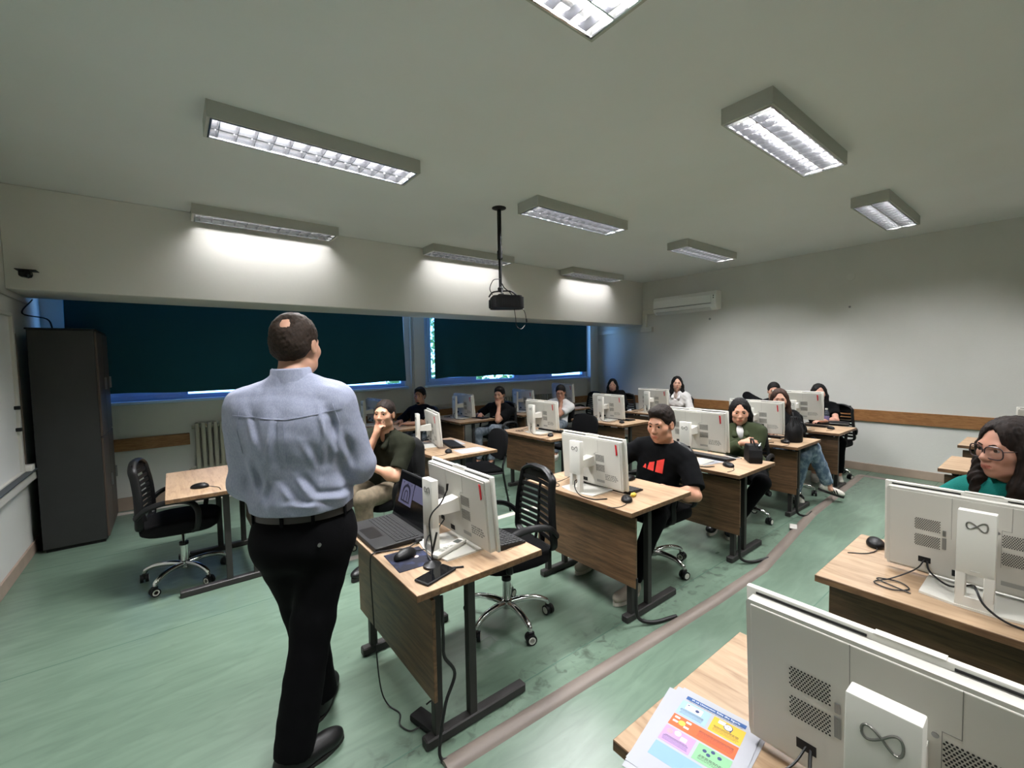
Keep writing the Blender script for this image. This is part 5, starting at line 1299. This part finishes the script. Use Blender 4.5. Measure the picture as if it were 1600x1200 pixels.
p = Person('seated woman in black with long dark hair, face half hidden by a monitor', (7.0, 2.04), 200, .56, (6.98, 2.115, 1.228), (205, -6), (200, 150, 130), fem=True, hs=.97, h=.0085)
p.arm(1, p.L((6.62, 2.28, .765)), V(.8, -.4, -.4), p.D((-.9, -.2, 0)), V(0, 0, -1)); p.arm(-1, p.L((6.64, 1.97, .775)), V(-.8, -.4, -.4), p.D((-.8, .5, 0)), V(0, 0, -1))
p.legs_sit(C_TROU, shoe_m=S_WHITE, sole_m=SO_LIGHT); p.body(); p.shirt(C_BLACK, sleeve=.6, seed=71); hair_long(p.hc, p.Mh, p.hs, H_BLACK, p.t, .008, long_strands(.02, .36), 6, part=-.2); p.brows(H_BLACK, .0028)

# --- woman in teal with glasses
p = Person('seated woman in a teal shirt with glasses and long wavy dark hair', (2.98, .12), 166, .565, (2.90, .155, 1.335), (140, -4), (208, 154, 132), fem=True, hs=1.06, h=.0055, build=1.05)
p.b = 1.05
p.arm(1, p.L((2.58, .40, .76)), V(.9, -.3, -.3), p.D((-.95, -.2, 0)), V(0, 0, -1)); p.arm(-1, p.L((2.62, -.12, .76)), V(-.8, -.4, -.4), p.D((-.9, .3, 0)), V(0, 0, -1))
p.legs_sit(C_JEANSD, shoe_m=S_WHITE, sole_m=SO_LIGHT); p.body(); p.shirt(C_TEAL, sleeve=.8, g=.014, wr=.011, seed=77, h=.0065); p.neck_ring(C_TEAL, .052, .006, 'neckband', .5)
ST = []
for q in (-1, 1):
    ST.append(([(q * .065, .0, .055), (q * .082, .012, .0), (q * .086, .02, -.08), (q * .080, .045, -.14), (q * .072, .05, -.20), (q * .086, .055, -.26), (q * .07, .06, -.32)], [.022, .028, .030, .032, .030, .030, .012]))
    ST.append(([(q * .075, -.03, .02), (q * .096, -.03, -.08), (q * .105, -.02, -.18), (q * .10, .0, -.28), (q * .11, .01, -.36)], [.035, .045, .05, .045, .02]))
ST += [([(0, -.09, -.05), (0, -.11, -.18), (0, -.11, -.34)], [.08, .085, .05])]
hair_long(p.hc, p.Mh, p.hs, H_DARK, p.t, .0055, ST, 8, vol=1.04); p.brows(H_DARK, .003)
G = empty('x'); bpy.data.objects.remove(G)
M_GL = mat('glasses_frame', (58, 44, 48), .35); W = lambda a: p.hc + p.Mh @ (V(a) * p.hs)
gl = MB()
def rim(q): return [W((q * .035 + .031 * math.copysign(abs(math.cos(a)) ** .62, math.cos(a)), .104 - .012 * abs(q * .034 + .027 * math.cos(a)) / .06, -.004 + .026 * math.copysign(abs(math.sin(a)) ** .7, math.sin(a)))) for a in np.linspace(0, 2 * math.pi, 24, endpoint=False)]
gl.tube(rim(1), .0027, 6, smooth=False, closed=True); g1 = gl.build('glasses', M_GL, p.t, smooth=True)
MB().tube(rim(-1), .0027, 6, smooth=False, closed=True).build('rim', M_GL, g1, smooth=True)
MB().tube([W((-.009, .104, .004)), W((0, .108, .008)), W((.009, .104, .004))], .0018, 6).build('bridge', M_GL, g1, smooth=True)
for q in (-1, 1):
    MB().tube([W((q * .066, .091, .006)), W((q * .076, .05, .006)), W((q * .082, -.005, .008)), W((q * .080, -.03, -.012))], .0019, 6).build('temple', M_GL, g1, smooth=True)
    MB().raw([tuple(v) for v in rim(q)], [tuple(range(24))]).build('lens', glass('lens_clear', (.93, .93, .94), .05) if 'lens_clear' not in MATS else MATS['lens_clear'], g1)
# ------------------------------------------------------------------ things on and around the desks
def make_keyboard():
    t = empty('keyboard', (0, 0, 0), 0, 'x', 'keyboard', 'black keyboards in front of the monitors')
    MB().prism([(-.075, 0), (.075, 0), (.075, .010), (-.075, .022)], 1, -.22, .22).build('case', M_DARK, t)
    ks = MB()
    for r in range(6):
        x = -.062 + r * .0225; n = 21
        for k in range(n):
            y = -.208 + k * .0208; z = .0222 - (x + .075) * .08
            ks.box((x - .009, y - .0085, z - .002), (x + .009, y + .0085, z + .004))
    o = ks.build('keys', mat('key_black', (20, 20, 21), .55), t); o['kind'] = 'stuff'
    return t
def make_mouse():
    t = empty('computer_mouse', (0, 0, 0), 0, 'x', 'mouse', 'black computer mice')
    pr = [ell((0, 0, .008), (.058, .032, .028), .01), ell((-.02, 0, .010), (.035, .031, .022), .02)]
    fd = grid_for(pr, .005).apply(pr); x, y, z = fd.xyz(); fd.F = np.maximum(fd.F, -z + 0 * x + 0 * y)
    P, Q = fd.mesh(1); link('shell', np_mesh('shell', P, Q, M_DARK), t)
    MB().cyl((-.030, -.003, .030), (-.030, .003, .030), .009, n=12).build('wheel', mat('wheel_grey', (60, 60, 62), .5), t)
    MB().tube([(-.055, 0, .008), (-.09, .01, .004), (-.14, .05, .003), (-.17, .12, .003)], .0022, 6).build('cable', M_CABLE, t, smooth=True)
    return t
def place(proto, spots):
    first = True
    for (x, y, z, rz, lab) in spots:
        o = proto if first else copy_tree(proto); first = False
        o.location = (x, y, z); o.rotation_euler = (0, 0, R(rz)); o['label'] = lab
place(make_keyboard(), [(1.275, 1.86, DZ, 0, 'black keyboard behind the monitor beside the laptop'), (2.42, 1.99, DZ, 4, 'black keyboard before the student with the red print'),
    (3.80, 2.00, DZ, -4, 'black keyboard before the woman in green'), (5.24, 2.13, DZ, 0, 'black keyboard half hidden by the bucket bag'), (6.42, 2.06, DZ, 0, 'black keyboard left of the water bottle'),
    (2.37, 4.10, DZ, -14, 'black keyboard on the desk behind the bearded student'), (3.78, 3.98, DZ, 2, 'black keyboard on the central middle desk'), (5.20, 4.08, DZ, 0, 'black keyboard below the black-haired woman'),
    (6.50, 4.26, DZ, 0, 'black keyboard before the woman in the white shirt'), (3.80, 5.78, DZ, 6, 'black keyboard by the window before the student holding his chin'), (5.045, 5.95, DZ, 0, 'black keyboard by the window near the radiators'),
    (6.028, 5.95, DZ, 0, 'black keyboard by the window in the far corner'), (2.50, .15, DZ, 0, 'black keyboard before the woman in teal')])
place(make_mouse(), [(2.25, 1.715, DZ, 40, 'black mouse on the desk edge beside the yellow wrapper'), (.13, 3.95, DZ, 160, 'lone black mouse on the empty desk at the left'),
    (3.585, 1.715, DZ, 60, 'black mouse on the desk with the small handbag'), (4.98, 1.80, DZ, 50, 'black mouse left of the bucket bag'), (6.30, 1.78, DZ, 40, 'black mouse on the desk with the water bottle'),
    (2.14, 3.78, DZ, 55, 'black mouse on the desk with the side-on monitor'), (3.50, 3.76, DZ, 50, 'black mouse on the central middle desk'), (4.93, 3.84, DZ, 50, 'black mouse on the middle desk below the black-haired woman'),
    (2.60, .545, DZ, 20, 'black mouse left of the monitor before the woman in teal'), (1.30, .50, DZ, 185, 'black mouse peeking out behind the nearest monitor'), (2.66, 2.0, DZ, 0, 'black mouse under the hand of the student with the red print'),
    (.815, 1.875, DZ + .0035, 195, 'black mouse on the printed mouse pad')])

# laptop
def laptop():
    t = empty('laptop', (.725, 2.0, DZ), 0, 'open black laptop on the desk beside the standing man', 'laptop')
    MB().rbox((0, 0, .004), (.265, .42, .024), .004, 2).build('base', mat('laptop_black', (14, 14, 15), .5), t)
    MB().box((.02, .13, .0238), (.095, .29, .0245)).build('touchpad', mat('pad_black', (9, 9, 10), .35), t)
    ks = MB()
    for r in range(6):
        for k in range(19): ks.box((.112 + r * .0205, .02 + k * .0202, .0238), (.129 + r * .0205, .037 + k * .0202, .0268))
    o = ks.build('keys', mat('laptop_key', (34, 34, 35), .5), t); o['kind'] = 'stuff'
    MB().rbox((.01, .385, .0239), (.04, .405, .0243), .0001, 1).build('sticker', mat('sticker', (150, 165, 190), .5), t)
    lid = MB().rbox((0, 0, 0), (.010, .42, .262), .004, 2).build('lid', MATS['laptop_black'], t, loc=(.258, 0, .022), rot=(0, R(15), 0))
    MB().box((-.0008, .008, .018), (.0, .412, .252)).build('display', M_SCREEN, lid)
    sc = mat('display_panel', (64, 64, 84), .3, emit=((86, 86, 112), .42)); dk = mat('display_ink', (20, 20, 36), .3, emit=((30, 30, 52), .2))
    MB().box((-.0014, .215, .085), (-.0007, .375, .212)).build('display_panel', sc, lid)
    MB().box((-.0014, .05, .13), (-.0007, .207, .212)).build('display_panel', sc, lid)
    def arc(cy, cz, r0, r1):
        vs = []; n = 14
        for k in range(n + 1):
            a = math.pi * k / n
            vs += [(-.0018, cy + r1 * math.cos(a), cz + r1 * .9 * math.sin(a)), (-.0018, cy + r0 * math.cos(a), cz + r0 * .9 * math.sin(a))]
        return vs, [(2 * k, 2 * k + 1, 2 * k + 3, 2 * k + 2) for k in range(n)]
    m = MB(); m.raw(*arc(.295, .150, .036, .052)); m.box((-.0018, .243, .105), (-.0012, .255, .150)); m.box((-.0018, .335, .105), (-.0012, .347, .150))
    m.raw(*arc(.295, .145, .014, .022)); m.box((-.0018, .273, .105), (-.0012, .281, .145)); m.box((-.0018, .309, .105), (-.0012, .317, .145)); m.box((-.0018, .24, .098), (-.0012, .35, .106))
    m.build('display_icon', dk, lid)
    for y in (.245, .295, .345): MB().box((-.0018, y - .003, .196), (-.0012, y + .003, .206)).build('display_icon', dk, lid)
    MB().rbox((.20, -.02, .006), (.235, .004, .02), .003, 1).build('power_plug', M_BLACK, t)
laptop()
def cable(label, pts, r, m=M_CABLE, extra=None):
    P0 = Vector(pts[0]); t = empty('cable', (P0.x, P0.y, 0), 0, label, 'cable')
    MB().tube([Vector(p) - Vector((P0.x, P0.y, 0)) for p in pts], r, 8).build('wire', m, t, smooth=True)
    return t
t = cable('thin black laptop power cable hanging over the desk front to the floor', [(.945, 1.985, .742), (.87, 1.96, .736), (.79, 1.985, .735), (.72, 2.0, .738), (.698, 2.0, .70), (.70, 1.995, .5), (.705, 1.985, .3), (.715, 1.97, .1), (.74, 1.95, .012), (.765, 1.87, .006), (.74, 1.81, .006), (.76, 1.75, .006), (.80, 1.735, .012)], .0032)
o = empty('power_brick', (.835, 1.742, 0), R(14), 'black power brick on the floor beside the laptop desk foot', 'adapter')
MB().rbox((-.035, -.075, 0), (.035, .075, .032), .008, 2).build('brick', M_BLACK, o, smooth=True)
MB().tube([(.03, -.07, .02), (.07, -.04, .03), (.07, .03, .05), (.045, .05, .04)], .004, 6).cyl((.07, .0, .045), (.065, .03, .05), .010, n=8).build('lead', M_CABLE, o, smooth=True)
cable('black cable running down inside the laptop desk to the floor duct', [(.83, 1.555, .68), (.83, 1.55, .5), (.835, 1.553, .42), (.88, 1.55, .33), (.835, 1.553, .22), (.80, 1.545, .08), (.795, 1.53, .02), (.835, 1.505, .012)], .007)
for k, (x, y, lab) in enumerate(((2.17, 1.585, 'thick black cable from the red-print student desk to the floor duct'), (3.45, 1.555, 'thick black cable from the desk with the small handbag to the floor duct'), (4.89, 1.65, 'black cable hanging from the desk with the bucket bag to the floor'))):
    cable(lab, [(x, y, .30), (x, y, .12), (x + .02, y - .01, .04), (x + .10, y - .06, .014), (x + .26, y - (.11 if k < 2 else .05), .014)], .011)

t = empty('mouse_pad', (.735, 1.75, DZ), R(-3), 'dark printed mouse pad on the laptop desk', 'mouse pad')
MB().rbox((0, 0, 0), (.175, .205, .003), .001, 1).build('pad', mat('pad_print', (24, 26, 40), .85, noise=(14, (1, 1, 1), 5, .5, .75), col2=(58, 68, 108)), t)
MB().box((.11, .14, .003), (.135, .165, .0034)).build('pad_logo', M_SHELL, t)
MB().lathe([(.012, 0), (.012, .0004)], 16).build('pad_badge', mat('badge_pink', (214, 190, 186), .6), t, loc=(.12, .105, .003))
t = empty('remote_control', (1.005, 1.795, DZ + .009), R(20), 'long white remote control leaning on the monitor base', 'remote')
MB().rbox((-.105, -.024, 0), (.105, .024, .020), .005, 2).build('case', M_SHELL, t, smooth=True)
MB().box((.045, -.016, .02), (.085, .016, .0205)).build('lcd', mat('lcd_grey', (70, 74, 70), .3), t)
for k in range(6): MB().rbox((-.06 + (k % 3) * .03, -.012 + (k // 3) * .016, .02), (-.045 + (k % 3) * .03, -.004 + (k // 3) * .016, .022), .001, 1).build('button', M_SHELL2, t)
t = empty('smartphone', (.845, 1.63, DZ), R(17), 'black smartphone lying at the near edge of the laptop desk', 'phone')
MB().rbox((-.085, -.041, 0), (.085, .041, .011), .006, 3).build('case', M_BLACK, t, smooth=True)
MB().rbox((-.078, -.035, .0108), (.078, .035, .0114), .0002, 1).build('screen', mat('phone_glass', (14, 15, 17), .06), t)
t = empty('gooseneck_microphone', (.875, 1.715, DZ), 0, 'thin black gooseneck microphone in front of the monitor stand', 'microphone')
MB().lathe([(.042, 0), (.040, .010), (.018, .02), (.008, .028)], 20).build('base', M_DARK, t, smooth=True)
MB().tube([(0, 0, .02), (.0, .004, .10), (-.004, .012, .19), (.01, .01, .235), (.05, .0, .275), (.075, -.012, .33)], .0034, 8).build('stem', M_CABLE, t, smooth=True)
MB().tube([(.0, .0, .06), (.012, -.004, .11), (.022, -.006, .15)], .005, 8).build('switch_stalk', M_CABLE, t, smooth=True)
MB().tube([(.075, -.012, .33), (.078, -.013, .36)], [.005, .006], 8, smooth=False).build('capsule', M_DARK, t, smooth=True)

# yellow wrapper, phone, bags, bottle
pr = [ell((0, 0, .012), (.024, .016, .014), .01), ell((.02, .008, .01), (.016, .013, .012), .01)]
o = sdf_obj('wrapper', pr, .0035, mat('yellow_wrapper', (196, 168, 60), .35), None, disp=lambda x, y, z: .004 * wob(x, y, z, 3, 260, 6), smooth=0); o.location = (2.345, 1.735, DZ); tag(o, 'small crumpled yellow wrapper on the desk beside a mouse', 'wrapper')
t = empty('smartphone', (3.94, 1.845, DZ), R(70), 'phone with pale edges between keyboard and small handbag', 'phone')
MB().rbox((-.072, -.036, 0), (.072, .036, .010), .004, 2).build('case', mat('phone_pale', (196, 190, 186), .4), t, smooth=True); MB().rbox((-.066, -.031, .0098), (.066, .031, .0104), .0002, 1).build('screen', MATS['phone_glass'], t)
M_LEA = mat('black_leather', (7, 7, 8), .62, spec=.3, bump=(140, .2))
t = empty('handbag', (3.905, 1.655, DZ), R(38), 'small black leather handbag with silver clasp on the desk', 'handbag')
hb = MB(); ol = [(-.085, .0), (.085, .0), (.088, .05), (.074, .11), (.056, .148), (-.056, .148), (-.074, .11), (-.088, .05)]
for (y0, y1) in ((-.046, .046),): hb.prism(ol, 1, y0, y1)
hb.prism([(x_ * .93, .006 + z_ * .94) for x_, z_ in ol], 1, -.052, .052).build('body', M_LEA, t)
MB().rbox((-.07, -.052, .075), (.07, -.043, .145), .004, 2).build('flap', M_LEA, t, rot=(R(-8), 0, 0), smooth=True)
MB().rbox((-.008, -.062, .055), (.008, -.05, .085), .003, 1).build('clasp', M_CHROME, t)
MB().tube([(-.05, -.03, .135), (-.03, -.05, .165), (.0, -.055, .15), (.03, -.06, .12)], .005, 6).build('chain', M_CHROME, t, smooth=True)
MB().tube([(-.06, 0, .14), (-.03, .01, .19), (.03, .01, .19), (.06, 0, .14)], .007, 8).build('handle', M_LEA, t, smooth=True)
MB().tube([(.07, 0, .10), (.11, -.01, .07), (.125, -.02, .02), (.12, -.05, .008)], .006, 8).build('strap', M_LEA, t, smooth=True)
t = empty('bucket_bag', (5.135, 1.775, DZ), R(25), 'tall black gathered bucket bag on the desk', 'handbag')
n = 48; vs = []; fs = []; prof = [(.092, 0), (.098, .01), (.098, .10), (.092, .14), (.066, .185), (.040, .225), (.034, .255), (.022, .262), (.008, .25)]
for k, (r, zz) in enumerate(prof):
    for i in range(n):
        a = 2 * math.pi * i / n; g = 1 + (.12 * math.sin(a * 8) * max(0, (zz - .10) / .12)); vs.append((r * g * math.cos(a) * 1.08, r * g * math.sin(a) * .85, zz))
for k in range(len(prof) - 1):
    for i in range(n): fs.append((k * n + i, k * n + (i + 1) % n, (k + 1) * n + (i + 1) % n, (k + 1) * n + i))
fs += [tuple(range(n - 1, -1, -1)), tuple(range((len(prof) - 1) * n, len(prof) * n))]
MB().raw(vs, fs).build('body', M_LEA, t, smooth=True)
MB().tube([(.075, .01, .15), (.06, .01, .24), (.015, .01, .295), (-.015, .01, .295), (-.06, .01, .24), (-.075, .01, .15)], .006, 8).build('handle', M_LEA, t, smooth=True)
MB().tube([(0, -.06, .205), (-.02, -.085, .19), (-.015, -.095, .13)], .005, 8).build('drawstring', M_LEA, t, smooth=True)
MB().tube([(0, -.06, .205), (.025, -.085, .19), (.02, -.095, .14)], .005, 8).build('drawstring', M_LEA, t, smooth=True)
t = empty('water_bottle', (6.72, 1.945, DZ), 0, 'clear plastic water bottle on the desk at the back wall', 'bottle')
MB().lathe([(.028, 0), (.032, .01), (.032, .12), (.03, .14), (.014, .175), (.013, .19)], 18).build('body', mat('bottle_plastic', (190, 200, 215), .08, trans=.9, ior=1.1), t, smooth=True)
MB().lathe([(.0325, .05), (.0328, .055), (.0328, .10), (.0325, .105)], 18).build('label', mat('bottle_label', (120, 110, 150), .4), t, smooth=True)
MB().lathe([(.0145, .188), (.0145, .205)], 14).build('cap', M_SHELL, t, smooth=True)
t = empty('purse', (6.70, 1.80, DZ), R(15), 'flat black purse lying beside the water bottle', 'purse')
MB().rbox((-.05, -.11, 0), (.05, .11, .05), .018, 3).build('body', M_LEA, t, smooth=True); MB().rbox((-.052, -.10, .022), (-.049, .10, .027), .001, 1).build('zip', M_METAL, t)

def sheet(x, y, rz, lab, w=.21, h=.297, z=DZ + .0005, name='paper_sheet'):
    o = MB().box((-w / 2, -h / 2, 0), (w / 2, h / 2, .0006)).build(name, M_PAPER, None, (x, y, z), (0, 0, R(rz))); tag(o, lab, 'paper'); return o
sheet(2.13, 4.36, 20, 'white sheet under the side-on monitor'); sheet(2.42, 4.20, -10, 'white sheet right of the side-on monitor keyboard'); sheet(2.36, 3.72, 85, 'white sheet on the near edge of the desk with the side-on monitor')
sheet(3.62, 1.93, 80, 'white sheet under the monitor of the woman in green'); sheet(6.55, 2.42, 10, 'white sheet at the back wall desk behind the monitor'); sheet(5.30, 4.42, 0, 'white sheet on the middle desk below the black-haired woman')
o = sdf_obj('paper_tissue', [ell((0, 0, .012), (.05, .03, .018), .01)], .006, M_PAPER, None, disp=lambda x, y, z: .006 * wob(x, y, z, 4, 120, 6)); o.location = (6.12, 4.60, DZ); tag(o, 'crumpled white tissue on the desk left of the white shirted woman', 'tissue')

# printed sheets on the nearest desk
def printed():
    u = Vector((.03, -.195, 0)).normalized(); ang = math.atan2(u.y, u.x); c = Vector((1.062, .637, 0)) + u * .105 + Vector((u.y, -u.x, 0)) * .1485
    t = empty('printed_sheet', (c.x, c.y, DZ + .0022), ang, 'topmost printed sheet with a blue title banner and coloured tiles', 'paper')
    MB().box((-.105, -.1485, 0), (.105, .1485, .0006)).build('sheet', M_PAPER, t)
    z0, z1 = .0006, .0009
    def tile(x0, y0, x1, y1, col, nm):
        return MB().rbox((x0, y0, z0), (x1, y1, z1), .0001, 1).build(nm, mat('print_%d_%d_%d' % col, col, .7), t)
    def T(body, x, y, s, col=(30, 30, 34)): text_part('lettering', body, s, mat('ink_%d_%d_%d' % col, col, .7), t, Matrix.Translation((x, y, z1 + .0003)), .0001)
    tile(-.072, .118, .072, .131, (50, 88, 144), 'banner'); T('IA në Universitet: Etika dhe Siguria', 0, .1245, .0083, (240, 244, 250))
    tiles = [(-.076, .058, -.004, .110, (150, 180, 204)), (.003, .058, .076, .110, (206, 172, 58)), (-.076, .012, .076, .053, (206, 98, 58)), (-.076, -.045, -.004, .007, (174, 142, 190)), (.003, -.045, .076, .007, (130, 180, 138)),
             (-.076, -.098, .076, -.052, (130, 164, 192))]
    for i, (a, b, c_, d, col) in enumerate(tiles): tile(a, b, c_, d, col, 'tile')
    ink = mat('ink_soft', (70, 66, 70), .8); rr = random.Random(2)
    def lines(x0, x1, y, n, nm='text_lines', big=False):
        m = MB()
        for k in range(n):
            x = x0 + rr.uniform(0, .004); h = .0017 if (big and k < 2) else .0009
            while x < x1 - .004:
                w_ = rr.uniform(.003, .008); m.box((x, y - k * .0036, z1), (min(x + w_, x1), y - k * .0036 + h, z1 + .0002)); x += w_ + .0014
        o = m.build(nm, ink, t); o['kind'] = 'stuff'
    lines(-.066, .066, .1145, 1)
    lines(-.070, -.010, .078, 5, big=True); lines(.010, .070, .079, 5, big=True); lines(-.010, .070, .040, 6, big=True); lines(-.070, -.010, -.024, 5, big=True); lines(.012, .070, -.026, 4, big=True)
    wh = mat('icon_white', (244, 244, 246), .8); bl = mat('icon_ink', (60, 72, 110), .8)
    def disc(x, y, r, m, nm='icon', k=0): MB().lathe([(r, 0), (r, .0003)], 16).build(nm, m, t, loc=(x, y, z1 + k * .0003))
    MB().rbox((-.062, .084, z1), (-.022, .104, z1 + .0003), .0001, 1).build('icon', wh, t); MB().rbox((-.060, .098, z1 + .0003), (-.055, .102, z1 + .0005), .0001, 1).build('icon', bl, t); disc(-.034, .094, .005, bl, k=1)
    MB().rbox((.016, .094, z1), (.032, .106, z1 + .0003), .0001, 1).build('icon', mat('icon_grey', (206, 204, 214), .8), t); disc(.040, .094, .0105, bl); disc(.040, .094, .0085, wh, k=1); MB().box((.046, .083, z1), (.049, .089, z1 + .0003)).build('icon', bl, t)
    text_part('lettering', '?', .012, bl, t, Matrix.Translation((.040, .094, z1 + .0009)), .0001)
    for (x, y) in ((-.064, .044), (-.064, .030), (-.036, .044), (-.036, .026)): MB().rbox((x - .006, y - .003, z1), (x + .006, y + .003, z1 + .0003), .0001, 1).build('icon', wh, t)
    disc(-.049, .033, .0085, mat('icon_gold', (236, 186, 84), .8)); disc(-.062, -.008, .008, mat('icon_rose', (224, 150, 160), .8)); disc(-.044, -.003, .0075, wh); MB().rbox((-.034, -.018, z1), (-.020, -.006, z1 + .0003), .0001, 1).build('icon', wh, t)
    for (x, y) in ((.020, -.008), (.036, .0), (.030, -.014), (.052, -.006)): disc(x, y, .0045, bl)
    for k, (dx, dy, da, lab) in enumerate(((-.012, .006, 3.5, 'white sheet just under the topmost printed sheet'), (.004, -.004, -3, 'lowest white sheet of the printed stack'))):
        o = MB().box((-.105, -.1485, 0), (.105, .1485, .0006)).build('paper_sheet', M_PAPER, None, (c.x + dx, c.y + dy, DZ + .0014 - k * .0008), (0, 0, ang + R(da))); tag(o, lab, 'paper')
        if k == 0: MB().box((-.055, .118, .0006), (.09, .131, .0008)).build('banner', MATS['print_50_88_144'], o)
printed()

# dark jacket hung over the bearded student's chair
t = empty('jacket', (1.60, 3.76, .45), R(200), 'black jacket hanging over the chair back of the bearded student', 'jacket')
pr = [cone((-.02, -.19, .47), (-.02, .19, .47), .045, .045, .03), ell((-.05, 0, .28), (.05, .22, .24), .05), cone((-.05, -.21, .42), (-.03, -.23, .02), .055, .045, .04), cone((-.05, .21, .42), (-.03, .23, .02), .055, .045, .04)]
sdf_obj('cloth', pr, .009, mat('jacket_black', (11, 11, 12), .85, bump=(200, .2)), t, disp=lambda x, y, z: .012 * wob(x, y, z * .5, 6, 26, 7) + .004 * wob(x, y, z, 8, 70, 6))
